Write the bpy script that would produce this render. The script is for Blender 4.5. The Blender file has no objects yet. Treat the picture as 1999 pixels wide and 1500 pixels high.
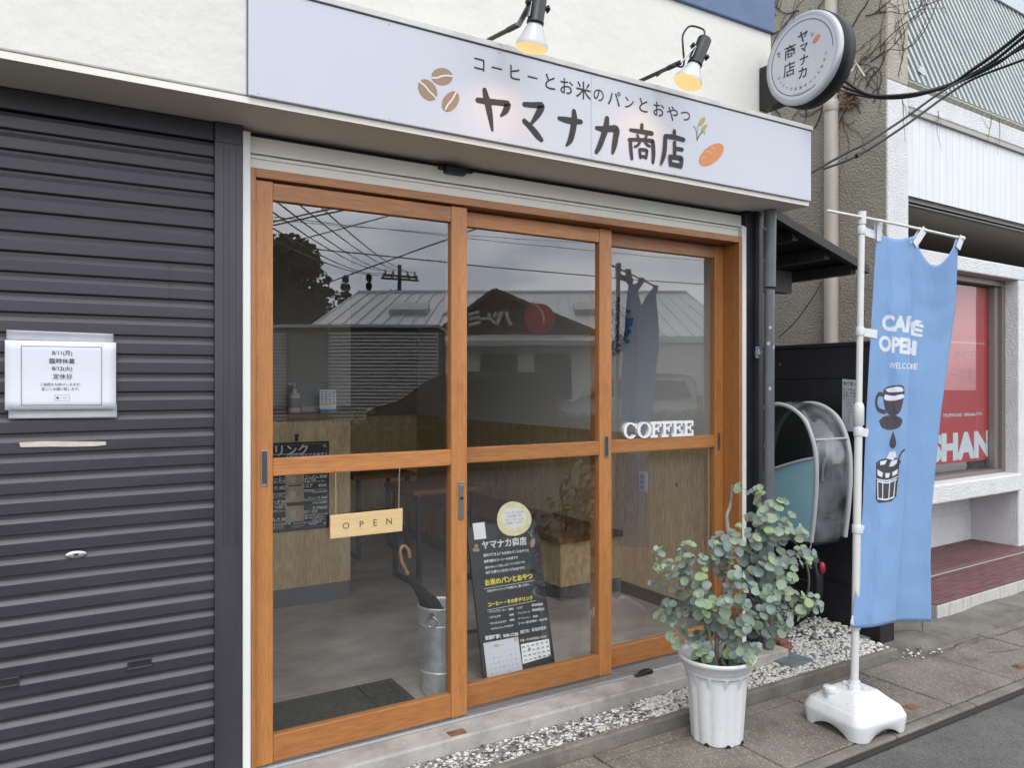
import bpy, bmesh, math, random
from mathutils import Vector, Matrix, noise as mnoise
R = math.radians
PI = math.pi
random.seed(7)
sc = bpy.context.scene
COL = sc.collection

# ------------------------------------------------------------------ camera
YAW = R(31.24); CD = 2.75; CH = 1.45; FPX = 1500.0
cam = bpy.data.cameras.new('camera'); camo = bpy.data.objects.new('camera', cam); COL.objects.link(camo)
camo.location = (0, -CD, CH); camo.rotation_euler = (R(90), 0, -YAW)
cam.sensor_width = 36; cam.lens = 36 * FPX / 1999.0
cam.clip_start = 0.05; cam.clip_end = 600
sc.camera = camo
# ------------------------------------------------------------------ sky and sun (overcast)
SUN_EL, SUN_AZ = R(58), R(205)
w = bpy.data.worlds.new('World'); sc.world = w; w.use_nodes = True
nt = w.node_tree; nt.nodes.clear()
N = nt.nodes.new; L = nt.links.new
out = N('ShaderNodeOutputWorld'); bg = N('ShaderNodeBackground'); L(bg.outputs[0], out.inputs[0])
sky = N('ShaderNodeTexSky'); sky.sky_type = 'NISHITA'; sky.sun_disc = False
sky.sun_elevation = SUN_EL; sky.sun_rotation = SUN_AZ
tc = N('ShaderNodeTexCoord'); mp = N('ShaderNodeMapping'); mp.inputs['Scale'].default_value = (1.3, 1.3, 4.2)
nz = N('ShaderNodeTexNoise'); nz.inputs['Scale'].default_value = 2.6; nz.inputs['Detail'].default_value = 7; nz.inputs['Roughness'].default_value = .52
L(tc.outputs['Generated'], mp.inputs[0]); L(mp.outputs[0], nz.inputs['Vector'])
rp = N('ShaderNodeValToRGB'); L(nz.outputs['Fac'], rp.inputs[0])
rp.color_ramp.elements[0].position = .36; rp.color_ramp.elements[0].color = (8.8, 9.5, 10.9, 1)
rp.color_ramp.elements[1].position = .70; rp.color_ramp.elements[1].color = (19.5, 19.4, 19.2, 1)
mx = N('ShaderNodeMix'); mx.data_type = 'RGBA'; mx.inputs[0].default_value = .88
L(sky.outputs[0], mx.inputs[6]); L(rp.outputs[0], mx.inputs[7])
# thinner cloud, so a brighter sky, low over the far side of the street
sx_ = N('ShaderNodeSeparateXYZ'); L(tc.outputs['Generated'], sx_.inputs[0])
gr1 = N('ShaderNodeMapRange'); gr1.inputs[1].default_value = .15; gr1.inputs[2].default_value = -.95; gr1.inputs[3].default_value = .95; gr1.inputs[4].default_value = 1.85
L(sx_.outputs['Y'], gr1.inputs[0])
vm_ = N('ShaderNodeVectorMath'); vm_.operation = 'SCALE'; L(mx.outputs[2], vm_.inputs[0]); L(gr1.outputs[0], vm_.inputs['Scale']); L(vm_.outputs[0], bg.inputs[0])
bg.inputs[1].default_value = 0.10
sun = bpy.data.lights.new('sun', 'SUN'); suno = bpy.data.objects.new('sun', sun); COL.objects.link(suno)
sun.energy = 0.9; sun.angle = R(25); sun.color = (1, .97, .92)
suno.rotation_euler = (R(90) - SUN_EL, 0, R(-22))
sc.view_settings.view_transform = 'Standard'; sc.view_settings.look = 'None'
sc.view_settings.exposure = 0.34; sc.view_settings.gamma = 1
sc.cycles.use_denoising = True
sc.cycles.max_bounces = 10; sc.cycles.transparent_max_bounces = 16
sc.cycles.diffuse_bounces = 8; sc.cycles.glossy_bounces = 5
sc.cycles.caustics_reflective = False; sc.cycles.caustics_refractive = False

# ------------------------------------------------------------------ measuring helpers
_s, _c = math.sin(YAW), math.cos(YAW)
def ray(x, y):
    u = (x - 1000) / FPX
    return Vector((_s + _c * u, _c - _s * u, -(y - 750) / FPX))
ORG = Vector((0, -CD, CH))
def onY(x, y, Y=0.0):
    d = ray(x, y); return ORG + d * ((Y + CD) / d.y)
def onX(x, y, X):
    d = ray(x, y); return ORG + d * (X / d.x)
def onZ(x, y, Z=0.0):
    d = ray(x, y); return ORG + d * ((Z - CH) / d.z)
def onP(x, y, p, n):
    d = ray(x, y); return ORG + d * ((p - ORG).dot(n) / d.dot(n))
def mirr(x, y, dist, yg=0.03):
    """a point across the street seen mirrored in the door glass"""
    p = onY(x, y, dist); return Vector((p.x, 2 * yg - p.y, p.z))

# ------------------------------------------------------------------ materials
MATS = {}
# overcast light reads bright: outdoor paints are kept a little below their nominal reflectance
KEEP = {'floor_vinyl', 'interior_white', 'interior_white_ceiling', 'back_wall_brown', 'kitchen_grey', 'laminate_wood', 'dark_wood_top', 'grey_kick_board', 'chalk_white', 'chalk_yellow', 'card_paper', 'notice_cream', 'notice_pale', 'galvanised_steel', 'metal_roof', 'restaurant_wall', 'container_grey', 'container_roof', 'sign_pale', 'car_white', 'bottle_white', 'emblem_red', 'skylight', 'photo_print', 'brown_skirting', 'asphalt'}
def M(name, col, rough=.6, col2=None, ns=6.0, stretch=(1, 1, 1), bump=0.0, bs=60.0, metal=0.0, detail=5, lo=.35, hi=.65, spec=.5, bdist=.01, rough2=None, bstretch=None, coat=0):
    if name not in KEEP:
        col = tuple(c * .80 for c in col); col2 = tuple(c * .80 for c in col2) if col2 else None
    m = bpy.data.materials.new(name); m.use_nodes = True; MATS[name] = m
    t = m.node_tree; b = t.nodes['Principled BSDF']; n = t.nodes.new; l = t.links.new
    b.inputs['Base Color'].default_value = (*col, 1); b.inputs['Roughness'].default_value = rough
    b.inputs['Metallic'].default_value = metal; b.inputs['Specular IOR Level'].default_value = spec
    if coat: b.inputs['Coat Weight'].default_value = coat; b.inputs['Coat Roughness'].default_value = .05
    c = n('ShaderNodeTexCoord')
    if col2 is not None:
        mp = n('ShaderNodeMapping'); mp.inputs['Scale'].default_value = stretch; l(c.outputs['Object'], mp.inputs[0])
        z = n('ShaderNodeTexNoise'); z.inputs['Scale'].default_value = ns; z.inputs['Detail'].default_value = detail; z.inputs['Roughness'].default_value = .6
        l(mp.outputs[0], z.inputs['Vector'])
        r = n('ShaderNodeValToRGB'); r.color_ramp.elements[0].position = lo; r.color_ramp.elements[1].position = hi
        r.color_ramp.elements[0].color = (*col, 1); r.color_ramp.elements[1].color = (*col2, 1)
        l(z.outputs['Fac'], r.inputs[0]); l(r.outputs[0], b.inputs['Base Color'])
        if rough2 is not None:
            mr = n('ShaderNodeMapRange'); mr.inputs[1].default_value = lo; mr.inputs[2].default_value = hi
            mr.inputs[3].default_value = rough; mr.inputs[4].default_value = rough2
            l(z.outputs['Fac'], mr.inputs[0]); l(mr.outputs[0], b.inputs['Roughness'])
    if bump:
        mp2 = n('ShaderNodeMapping'); mp2.inputs['Scale'].default_value = bstretch or (1, 1, 1); l(c.outputs['Object'], mp2.inputs[0])
        z2 = n('ShaderNodeTexNoise'); z2.inputs['Scale'].default_value = bs; z2.inputs['Detail'].default_value = 4
        l(mp2.outputs[0], z2.inputs['Vector'])
        bp = n('ShaderNodeBump'); bp.inputs['Strength'].default_value = bump; bp.inputs['Distance'].default_value = bdist
        l(z2.outputs['Fac'], bp.inputs['Height']); l(bp.outputs[0], b.inputs['Normal'])
    return m
def add_stain(m, scale, lo, dark, stretch=(1, 1, 1), light=None, hi=None):
    """weathering patches: multiply by (dark) below a noise level; light streaks above another"""
    t = m.node_tree; b = t.nodes['Principled BSDF']; n = t.nodes.new; l = t.links.new
    c = n('ShaderNodeTexCoord'); mp = n('ShaderNodeMapping'); mp.inputs['Scale'].default_value = stretch; l(c.outputs['Object'], mp.inputs[0])
    z = n('ShaderNodeTexNoise'); z.inputs['Scale'].default_value = scale; z.inputs['Detail'].default_value = 8; z.inputs['Roughness'].default_value = .65; l(mp.outputs[0], z.inputs['Vector'])
    r = n('ShaderNodeValToRGB'); e = r.color_ramp.elements; e[0].position = lo; e[0].color = (*dark, 1); e[1].position = lo + .12; e[1].color = (1, 1, 1, 1)
    if light:
        q = e.new(hi); q.color = (1, 1, 1, 1); q2 = e.new(min(1, hi + .05)); q2.color = (*light, 1)
    l(z.outputs['Fac'], r.inputs[0])
    x = n('ShaderNodeMix'); x.data_type = 'RGBA'; x.blend_type = 'MULTIPLY'; x.inputs[0].default_value = 1; x.clamp_result = False
    src = b.inputs['Base Color']
    if src.is_linked: l(src.links[0].from_socket, x.inputs[6])
    else: x.inputs[6].default_value = src.default_value
    l(r.outputs[0], x.inputs[7]); l(x.outputs[2], src)
def add_speckle(m, cols, scale, thr, amt=1.0, feature='F1'):
    """scatter small spots of other colours over a material's base colour"""
    t = m.node_tree; b = t.nodes['Principled BSDF']; n = t.nodes.new; l = t.links.new
    c = n('ShaderNodeTexCoord')
    for k, (col, sc_, th) in enumerate(zip(cols, scale, thr)):
        v = n('ShaderNodeTexVoronoi'); v.inputs['Scale'].default_value = sc_
        l(c.outputs['Object'], v.inputs['Vector'])
        sep = n('ShaderNodeSeparateColor'); l(v.outputs['Color'], sep.inputs[0])
        g = n('ShaderNodeMath'); g.operation = 'GREATER_THAN'; g.inputs[1].default_value = th; l(sep.outputs[0], g.inputs[0])
        h = n('ShaderNodeMath'); h.operation = 'LESS_THAN'; h.inputs[1].default_value = .38; l(v.outputs['Distance'], h.inputs[0])
        mu = n('ShaderNodeMath'); mu.operation = 'MULTIPLY'; l(g.outputs[0], mu.inputs[0]); l(h.outputs[0], mu.inputs[1])
        mu2 = n('ShaderNodeMath'); mu2.operation = 'MULTIPLY'; mu2.inputs[1].default_value = amt; l(mu.outputs[0], mu2.inputs[0])
        mix = n('ShaderNodeMix'); mix.data_type = 'RGBA'; l(mu2.outputs[0], mix.inputs[0])
        src = b.inputs['Base Color']
        if src.is_linked: l(src.links[0].from_socket, mix.inputs[6])
        else: mix.inputs[6].default_value = src.default_value
        mix.inputs[7].default_value = (*col, 1); l(mix.outputs[2], src)
def glass(name, tint=(.93, .95, .94), ior=1.62, rough=0.0, warp=0.0):
    m = bpy.data.materials.new(name); m.use_nodes = True; MATS[name] = m
    t = m.node_tree; t.nodes.clear(); n = t.nodes.new; l = t.links.new
    o = n('ShaderNodeOutputMaterial'); mixs = n('ShaderNodeMixShader'); tr = n('ShaderNodeBsdfTransparent'); gl = n('ShaderNodeBsdfGlossy')
    fr = n('ShaderNodeFresnel'); fr.inputs['IOR'].default_value = ior
    geo = n('ShaderNodeNewGeometry')
    tr.inputs[0].default_value = (*tint, 1); gl.inputs['Roughness'].default_value = rough; gl.inputs[0].default_value = (1, 1, 1, 1)
    inv = n('ShaderNodeMath'); inv.operation = 'SUBTRACT'; inv.inputs[0].default_value = 1.0; l(geo.outputs['Backfacing'], inv.inputs[1])
    mu = n('ShaderNodeMath'); mu.operation = 'MULTIPLY'; l(fr.outputs[0], mu.inputs[0]); l(inv.outputs[0], mu.inputs[1])
    if warp:
        c = n('ShaderNodeTexCoord'); z = n('ShaderNodeTexNoise'); z.inputs['Scale'].default_value = 2.2; z.inputs['Detail'].default_value = 1
        l(c.outputs['Object'], z.inputs['Vector']); bp = n('ShaderNodeBump'); bp.inputs['Strength'].default_value = 1; bp.inputs['Distance'].default_value = warp
        l(z.outputs['Fac'], bp.inputs['Height']); l(bp.outputs[0], gl.inputs['Normal'])
    l(mu.outputs[0], mixs.inputs[0]); l(tr.outputs[0], mixs.inputs[1]); l(gl.outputs[0], mixs.inputs[2]); l(mixs.outputs[0], o.inputs[0])
    return m
def emit(name, col, strength):
    m = bpy.data.materials.new(name); m.use_nodes = True; MATS[name] = m
    b = m.node_tree.nodes['Principled BSDF']; b.inputs['Base Color'].default_value = (*col, 1)
    b.inputs['Emission Color'].default_value = (*col, 1); b.inputs['Emission Strength'].default_value = strength
    return m
def woodmat(name, a, b_, stretch, rough=.5, ns=5.0, knots=True, fine=.35):
    m = M(name, a, rough, b_, ns=ns, stretch=stretch, bump=.12, bs=ns * 4, bstretch=stretch, bdist=.004, lo=.3, hi=.72, detail=7)
    t = m.node_tree; b = t.nodes['Principled BSDF']; n = t.nodes.new; l = t.links.new
    c = n('ShaderNodeTexCoord'); mp = n('ShaderNodeMapping'); mp.inputs['Scale'].default_value = tuple(s * 5 if s > .5 else s for s in stretch)
    z = n('ShaderNodeTexNoise'); z.inputs['Scale'].default_value = ns * 2.2; z.inputs['Detail'].default_value = 3
    l(c.outputs['Object'], mp.inputs[0]); l(mp.outputs[0], z.inputs['Vector'])
    r = n('ShaderNodeValToRGB'); r.color_ramp.elements[0].position = .35; r.color_ramp.elements[1].position = .62
    r.color_ramp.elements[0].color = (1 - fine, 1 - fine * 1.1, 1 - fine * 1.2, 1); r.color_ramp.elements[1].color = (1, 1, 1, 1)
    l(z.outputs['Fac'], r.inputs[0])
    mul = n('ShaderNodeMix'); mul.data_type = 'RGBA'; mul.blend_type = 'MULTIPLY'; mul.inputs[0].default_value = 1
    src = b.inputs['Base Color'].links[0].from_socket
    l(src, mul.inputs[6]); l(r.outputs[0], mul.inputs[7])
    last = mul.outputs[2]
    if knots:
        v = n('ShaderNodeTexVoronoi'); v.inputs['Scale'].default_value = 4.2
        mpk = n('ShaderNodeMapping'); mpk.inputs['Scale'].default_value = tuple(1.0 if s > .5 else .6 for s in stretch)
        l(c.outputs['Object'], mpk.inputs[0]); l(mpk.outputs[0], v.inputs['Vector'])
        kr = n('ShaderNodeValToRGB'); kr.color_ramp.elements[0].position = .03; kr.color_ramp.elements[1].position = .085
        kr.color_ramp.elements[0].color = (.42, .34, .27, 1); kr.color_ramp.elements[1].color = (1, 1, 1, 1)
        l(v.outputs['Distance'], kr.inputs[0])
        m3 = n('ShaderNodeMix'); m3.data_type = 'RGBA'; m3.blend_type = 'MULTIPLY'; m3.inputs[0].default_value = 1
        l(last, m3.inputs[6]); l(kr.outputs[0], m3.inputs[7]); last = m3.outputs[2]
    oi = n('ShaderNodeObjectInfo'); mrn = n('ShaderNodeMapRange'); mrn.inputs[3].default_value = .82; mrn.inputs[4].default_value = 1.12; l(oi.outputs['Random'], mrn.inputs[0])
    vs_ = n('ShaderNodeVectorMath'); vs_.operation = 'SCALE'; l(last, vs_.inputs[0]); l(mrn.outputs[0], vs_.inputs['Scale'])
    l(vs_.outputs[0], b.inputs['Base Color'])
    add_stain(m, 1.6, .30, (.74, .68, .62), tuple(min(1, s * .6 + .3) if s < .95 else 2.2 for s in stretch))
    return m

# ------------------------------------------------------------------ object helpers
def tag(o, label=None, cat=None, group=None, kind=None):
    if label: o['label'] = label
    if cat: o['category'] = cat
    if group: o['group'] = group
    if kind: o['kind'] = kind
    return o
def thing(name, label, cat, loc=(0, 0, 0), rz=0.0, group=None):
    o = bpy.data.objects.new(name, None); COL.objects.link(o)
    o.empty_display_size = .1
    o.location = loc; o.rotation_euler = (0, 0, rz)
    o['_m'] = 0
    del o['_m']
    WM[o.name] = Matrix.Translation(Vector(loc)) @ Matrix.Rotation(rz, 4, 'Z')
    return tag(o, label, cat, group)
WM = {}
class MB:
    def __init__(self):
        self.v = []; self.f = []; self.mi = []; self.sm = []; self.cur = 0; self.smooth = False
    def add(self, vs, fs, smooth=None):
        b = len(self.v); self.v += [Vector(p) for p in vs]
        for f in fs:
            self.f.append(tuple(b + i for i in f)); self.mi.append(self.cur); self.sm.append(self.smooth if smooth is None else smooth)
        return self
    def m(self, i): self.cur = i; return self
    def box(self, x0, x1, y0, y1, z0, z1):
        return self.add([(x, y, z) for x in (x0, x1) for y in (y0, y1) for z in (z0, z1)],
                        [(0, 1, 3, 2), (4, 6, 7, 5), (0, 4, 5, 1), (2, 3, 7, 6), (0, 2, 6, 4), (1, 5, 7, 3)], False)
    def obox(self, c, ax, ay, az):
        """box from centre and three half-axis vectors"""
        c = Vector(c); ax = Vector(ax); ay = Vector(ay); az = Vector(az)
        return self.add([c + ax * i + ay * j + az * k for i in (-1, 1) for j in (-1, 1) for k in (-1, 1)],
                        [(0, 1, 3, 2), (4, 6, 7, 5), (0, 4, 5, 1), (2, 3, 7, 6), (0, 2, 6, 4), (1, 5, 7, 3)], False)
    def bar(self, p0, p1, w, h, up=(0, 0, 1)):
        p0 = Vector(p0); p1 = Vector(p1); d = (p1 - p0); ln = d.length; d.normalize()
        s = d.cross(Vector(up)); s.normalize(); u = s.cross(d)
        return self.obox((p0 + p1) / 2, d * (ln / 2), s * (w / 2), u * (h / 2))
    def tube(self, pts, r, n=8, caps=True):
        pts = [Vector(p) for p in pts]; rs = r if isinstance(r, (list, tuple)) else [r] * len(pts)
        vs = []; prev = None
        for i, p in enumerate(pts):
            d = (pts[min(i + 1, len(pts) - 1)] - pts[max(i - 1, 0)])
            if d.length < 1e-9: d = Vector((0, 0, 1))
            d.normalize()
            if prev is None:
                a = d.orthogonal().normalized()
            else:
                a = prev - d * prev.dot(d)
                a = a.normalized() if a.length > 1e-6 else d.orthogonal().normalized()
            prev = a; b = d.cross(a)
            for k in range(n):
                t = 2 * PI * k / n; vs.append(p + (a * math.cos(t) + b * math.sin(t)) * rs[i])
        fs = []
        for i in range(len(pts) - 1):
            for k in range(n):
                fs.append((i * n + k, i * n + (k + 1) % n, (i + 1) * n + (k + 1) % n, (i + 1) * n + k))
        self.add(vs, fs, True)
        if caps:
            self.add(vs[:n], [tuple(range(n - 1, -1, -1))], False); self.add(vs[-n:], [tuple(range(n))], False)
        return self
    def lathe(self, prof, c=(0, 0, 0), n=32, axis=(0, 0, 1), caps=(False, False), smooth=True):
        c = Vector(c); ax = Vector(axis).normalized()
        a = ax.orthogonal().normalized() if abs(ax.z) < .999 else Vector((1, 0, 0)); b = ax.cross(a)
        vs = []
        for (r, z) in prof:
            for k in range(n):
                t = 2 * PI * k / n; vs.append(c + ax * z + (a * math.cos(t) + b * math.sin(t)) * r)
        fs = [(i * n + k, i * n + (k + 1) % n, (i + 1) * n + (k + 1) % n, (i + 1) * n + k) for i in range(len(prof) - 1) for k in range(n)]
        self.add(vs, fs, smooth)
        if caps[0]: self.add(vs[:n], [tuple(range(n - 1, -1, -1))], False)
        if caps[1]: self.add(vs[-n:], [tuple(range(n))], False)
        return self
    def prism(self, poly, o, ux, uy, dep):
        """poly (2D) in plane o+ux*a+uy*b, pushed along the vector dep"""
        o = Vector(o); ux = Vector(ux); uy = Vector(uy); dep = Vector(dep); n = len(poly)
        A = [o + ux * a + uy * b for a, b in poly]; B = [p + dep for p in A]
        self.add(A + B, [tuple(range(n)), tuple(range(2 * n - 1, n - 1, -1))] + [(i, n + i, n + (i + 1) % n, (i + 1) % n) for i in range(n)], False)
        return self
    def quad(self, a, b, c, d): return self.add([a, b, c, d], [(0, 1, 2, 3)], False)
    def grid(self, P, smooth=True):
        nr, nc = len(P), len(P[0])
        return self.add([p for row in P for p in row], [(i * nc + j, i * nc + j + 1, (i + 1) * nc + j + 1, (i + 1) * nc + j) for i in range(nr - 1) for j in range(nc - 1)], smooth)
    def ico(self, c, rx, ry, rz, rot=None, sub=1, jit=0.0):
        bm = ICO[sub]; c = Vector(c)
        vs = []
        for p in bm[0]:
            q = Vector((p.x * rx, p.y * ry, p.z * rz)) * (1 + random.uniform(-jit, jit))
            if rot: q = rot @ q
            vs.append(c + q)
        return self.add(vs, bm[1], True)
    def build(self, name, mats, parent=None, bevel=0.0, local=False, solid=0.0, recalc=True, seg=2, sub=0):
        me = bpy.data.meshes.new(name)
        vs = self.v
        if parent is not None and not local:
            key = parent.name
            iv = WM[key].inverted() if key in WM else Matrix()
            vs = [iv @ p for p in vs]
        me.from_pydata([tuple(p) for p in vs], [], self.f)
        if not isinstance(mats, (list, tuple)): mats = [mats]
        for mm in mats: me.materials.append(mm)
        me.polygons.foreach_set('material_index', self.mi); me.polygons.foreach_set('use_smooth', self.sm)
        if recalc:
            bm = bmesh.new(); bm.from_mesh(me); bmesh.ops.recalc_face_normals(bm, faces=bm.faces); bm.to_mesh(me); bm.free()
        me.update()
        o = bpy.data.objects.new(name, me); COL.objects.link(o)
        if parent is not None:
            o.parent = parent
            WM[o.name] = WM.get(parent.name, Matrix())
        if solid:
            s = o.modifiers.new('solid', 'SOLIDIFY'); s.thickness = solid; s.offset = 0
        if bevel:
            b = o.modifiers.new('bevel', 'BEVEL'); b.width = bevel; b.segments = seg; b.limit_method = 'ANGLE'; b.angle_limit = R(40)
        if sub:
            b = o.modifiers.new('sub', 'SUBSURF'); b.levels = sub; b.render_levels = sub
        return o
ICO = {}
for s_ in (1, 2):
    bm_ = bmesh.new(); bmesh.ops.create_icosphere(bm_, subdivisions=s_, radius=1)
    ICO[s_] = ([v.co.copy() for v in bm_.verts], [tuple(v.index for v in f.verts) for f in bm_.faces]); bm_.free()

# text -> flat faces inside an MB
_tx = {}
def text_mesh(body, bold=0.0):
    k = (body, bold)
    if k in _tx: return _tx[k]
    cu = bpy.data.curves.new('t', 'FONT'); cu.body = body; cu.size = 1; cu.resolution_u = 3; cu.offset = bold
    o = bpy.data.objects.new('t', cu); COL.objects.link(o)
    dg = bpy.context.evaluated_depsgraph_get()
    me = bpy.data.meshes.new_from_object(o.evaluated_get(dg))
    vs = [(v.co.x, v.co.y) for v in me.vertices]; fs = [tuple(p.vertices) for p in me.polygons]
    bpy.data.objects.remove(o); bpy.data.curves.remove(cu); bpy.data.meshes.remove(me)
    _tx[k] = (vs, fs); return _tx[k]
def text(mb, body, o, ux, uy, size=None, width=None, height=None, align='C', bold=0.0, fn=None, shear=0.0):
    """o: anchor (centre by default); ux, uy unit vectors; size = em, or fit to width / height"""
    vs, fs = text_mesh(body, bold)
    if not vs: return
    x0 = min(v[0] for v in vs); x1 = max(v[0] for v in vs); y0 = min(v[1] for v in vs); y1 = max(v[1] for v in vs)
    sx = sy = size or 1
    if width: sx = width / (x1 - x0); sy = sx if not height else sy
    if height: sy = height / (y1 - y0); sx = sx if width else sy
    cx = (x0 + x1) / 2 if align == 'C' else (x0 if align == 'L' else x1); cy = (y0 + y1) / 2
    o = Vector(o); ux = Vector(ux); uy = Vector(uy)
    mb.add([o + ux * ((v[0] - cx) * sx + shear * (v[1] - cy) * sy) + uy * ((v[1] - cy) * sy) for v in vs], fs, False)
def stroke(mb, pts, ws, nrm, step=0):
    """flat ribbon with round ends through 3D points, lying in the plane with normal nrm"""
    nrm = Vector(nrm).normalized(); pts = [Vector(p) + nrm * step for p in pts]
    if not isinstance(ws, (list, tuple)): ws = [ws] * len(pts)
    Lf, Rt = [], []
    n = len(pts)
    for i in range(n):
        d = (pts[min(i + 1, n - 1)] - pts[max(i - 1, 0)]).normalized(); s = nrm.cross(d)
        Lf.append(pts[i] + s * ws[i] / 2); Rt.append(pts[i] - s * ws[i] / 2)
    def cap(p, d, w_):
        s = nrm.cross(d)
        return [p + s * (w_ / 2) * math.cos(a) + d * (w_ / 2) * math.sin(a) for a in [PI * k / 6 for k in range(1, 6)]]
    d0 = (pts[0] - pts[1]).normalized(); d1 = (pts[-1] - pts[-2]).normalized()
    b = []
    vs = Lf + Rt; fs = [(i, i + 1, n + i + 1, n + i) for i in range(n - 1)]
    c1 = cap(pts[-1], d1, ws[-1]); k = len(vs); vs += c1; fs.append((n - 1,) + tuple(reversed(range(k, k + 5))) + (2 * n - 1,) if False else (2 * n - 1,) + tuple(range(k, k + 5)) + (n - 1,)) if (c1[0] - Rt[-1]).length < (c1[0] - Lf[-1]).length else fs.append((n - 1,) + tuple(range(k, k + 5)) + (2 * n - 1,))
    c0 = cap(pts[0], d0, ws[0]); k = len(vs); vs += c0
    if (c0[0] - Lf[0]).length < (c0[0] - Rt[0]).length: fs.append((0,) + tuple(range(k, k + 5)) + (n,))
    else: fs.append((n,) + tuple(range(k, k + 5)) + (0,))
    mb.add(vs, fs, False)
def smooth_path(pts, k=4):
    """Catmull-Rom resampling"""
    P = [Vector(p) for p in pts]
    if len(P) < 3: return P
    o = []
    for i in range(len(P) - 1):
        p0 = P[max(i - 1, 0)]; p1 = P[i]; p2 = P[i + 1]; p3 = P[min(i + 2, len(P) - 1)]
        for j in range(k):
            t = j / k
            o.append(.5 * ((2 * p1) + (p2 - p0) * t + (2 * p0 - 5 * p1 + 4 * p2 - p3) * t * t + (3 * p1 - p0 - 3 * p2 + p3) * t ** 3))
    o.append(P[-1]); return o
X3, Y3, Z3 = Vector((1, 0, 0)), Vector((0, 1, 0)), Vector((0, 0, 1))
# ------------------------------------------------------------------ palette
cream = M('cream_plaster', (.70, .685, .63), .75, (.77, .76, .71), ns=1.6, bump=.45, bs=17, bdist=.010)
creamtrim = M('cream_trim', (.84, .83, .72), .5, (.88, .87, .78), ns=3, bump=.05, bs=40)
soffit = M('soffit_paint', (.80, .75, .66), .6, (.86, .81, .72), ns=1.2)
whitep = M('white_paint', (.76, .76, .74), .55, (.80, .80, .78), ns=3)
blueband = M('blue_band', (.075, .125, .24), .55, (.10, .16, .28), ns=5)
woodV = woodmat('door_wood_upright', (.42, .165, .045), (.52, .225, .07), (22, 22, .9), rough=.42, ns=1.4, knots=False, fine=.28)
woodH = woodmat('door_wood_rail', (.43, .17, .047), (.53, .23, .072), (.9, 22, 22), rough=.42, ns=1.4, knots=False, fine=.28)
alu = M('aluminium', (.62, .63, .64), .35, metal=.9)
steel = M('satin_steel', (.50, .50, .49), .32, metal=1.0)
darkmetal = M('black_painted_metal', (.012, .012, .016), .45, (.02, .02, .026), ns=4)
shutterm = M('shutter_paint', (.028, .024, .033), .40, (.042, .037, .048), ns=2.4, bump=.06, bs=25, rough2=.52, stretch=(.6, 1, 3))
# dust and caught sky light, painted as a lighter colour on up-facing slat ledges
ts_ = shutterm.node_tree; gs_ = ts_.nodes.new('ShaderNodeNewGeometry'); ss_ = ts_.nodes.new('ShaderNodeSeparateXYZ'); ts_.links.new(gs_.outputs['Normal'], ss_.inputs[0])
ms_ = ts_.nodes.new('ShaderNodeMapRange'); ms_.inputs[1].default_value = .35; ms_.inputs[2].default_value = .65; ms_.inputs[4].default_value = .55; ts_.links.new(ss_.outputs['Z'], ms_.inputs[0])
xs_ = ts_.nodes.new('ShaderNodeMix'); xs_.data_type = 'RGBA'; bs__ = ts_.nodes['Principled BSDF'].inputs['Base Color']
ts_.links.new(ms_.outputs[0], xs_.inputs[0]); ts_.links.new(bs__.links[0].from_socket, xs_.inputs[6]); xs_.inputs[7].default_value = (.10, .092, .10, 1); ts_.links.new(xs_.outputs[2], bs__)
add_stain(shutterm, 3.0, .30, (.72, .70, .70), (.8, 1, 2.5), (1.9, 1.9, 1.85), .72); add_stain(shutterm, 2.0, .28, (.7, .68, .66), (9, 1, .5))
postm = M('shutter_post_paint', (.034, .031, .042), .42, (.05, .046, .06), ns=3, stretch=(4, 4, .6))
black = M('black_plastic', (.012, .012, .013), .4)
concrete = M('step_concrete', (.34, .33, .30), .85, (.48, .46, .42), ns=7, bump=.3, bs=90, bdist=.004)
add_speckle(concrete, [(.2, .19, .18)], [140], [.9], .5)
glassm = glass('door_glass', tint=(.985, .99, .985), ior=2.1, warp=.00025)
floorm = M('floor_vinyl', (.27, .245, .228), .36, (.50, .465, .44), ns=2.6, bump=.05, bs=120, detail=8, stretch=(1, 1.6, 1))
panelwood = woodmat('laminate_wood', (.52, .38, .20), (.66, .51, .31), (9, 9, .8), rough=.5, ns=1.6, knots=True, fine=.3)
darkwood = woodmat('dark_wood_top', (.16, .065, .022), (.22, .095, .035), (1, 14, 14), rough=.4, ns=1.5, knots=False)
kick = M('grey_kick_board', (.13, .135, .14), .5)
intwhite = M('interior_white', (.74, .74, .72), .8, (.78, .78, .76), ns=2)
brownbase = M('brown_skirting', (.07, .035, .018), .5)

# ------------------------------------------------------------------ the shop building
shop = thing('shop_building', 'cream plastered shop building with a wooden glazed front and a blue band above', 'building', (0, 0, 0))
XR = 3.26
b = MB(); b.box(-2.2, XR, 0.0, .12, 2.355, 4.4); b.build('upper_wall', cream, shop)
b = MB(); b.box(-2.2, .544, -.24, -.001, 2.362, 4.4); b.build('fascia_wall', cream, shop, bevel=.006)
b = MB(); b.box(-2.2, XR, -.236, .075, 2.340, 2.3605); b.build('soffit', soffit, shop)
b = MB(); b.box(.56, XR + .012, -.018, .13, 3.292, 4.42); b.build('blue_band', blueband, shop, bevel=.006)
b = MB(); b.box(3.2, XR, .121, 4.4, -.05, 4.4); b.build('side_wall', cream, shop)
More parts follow.
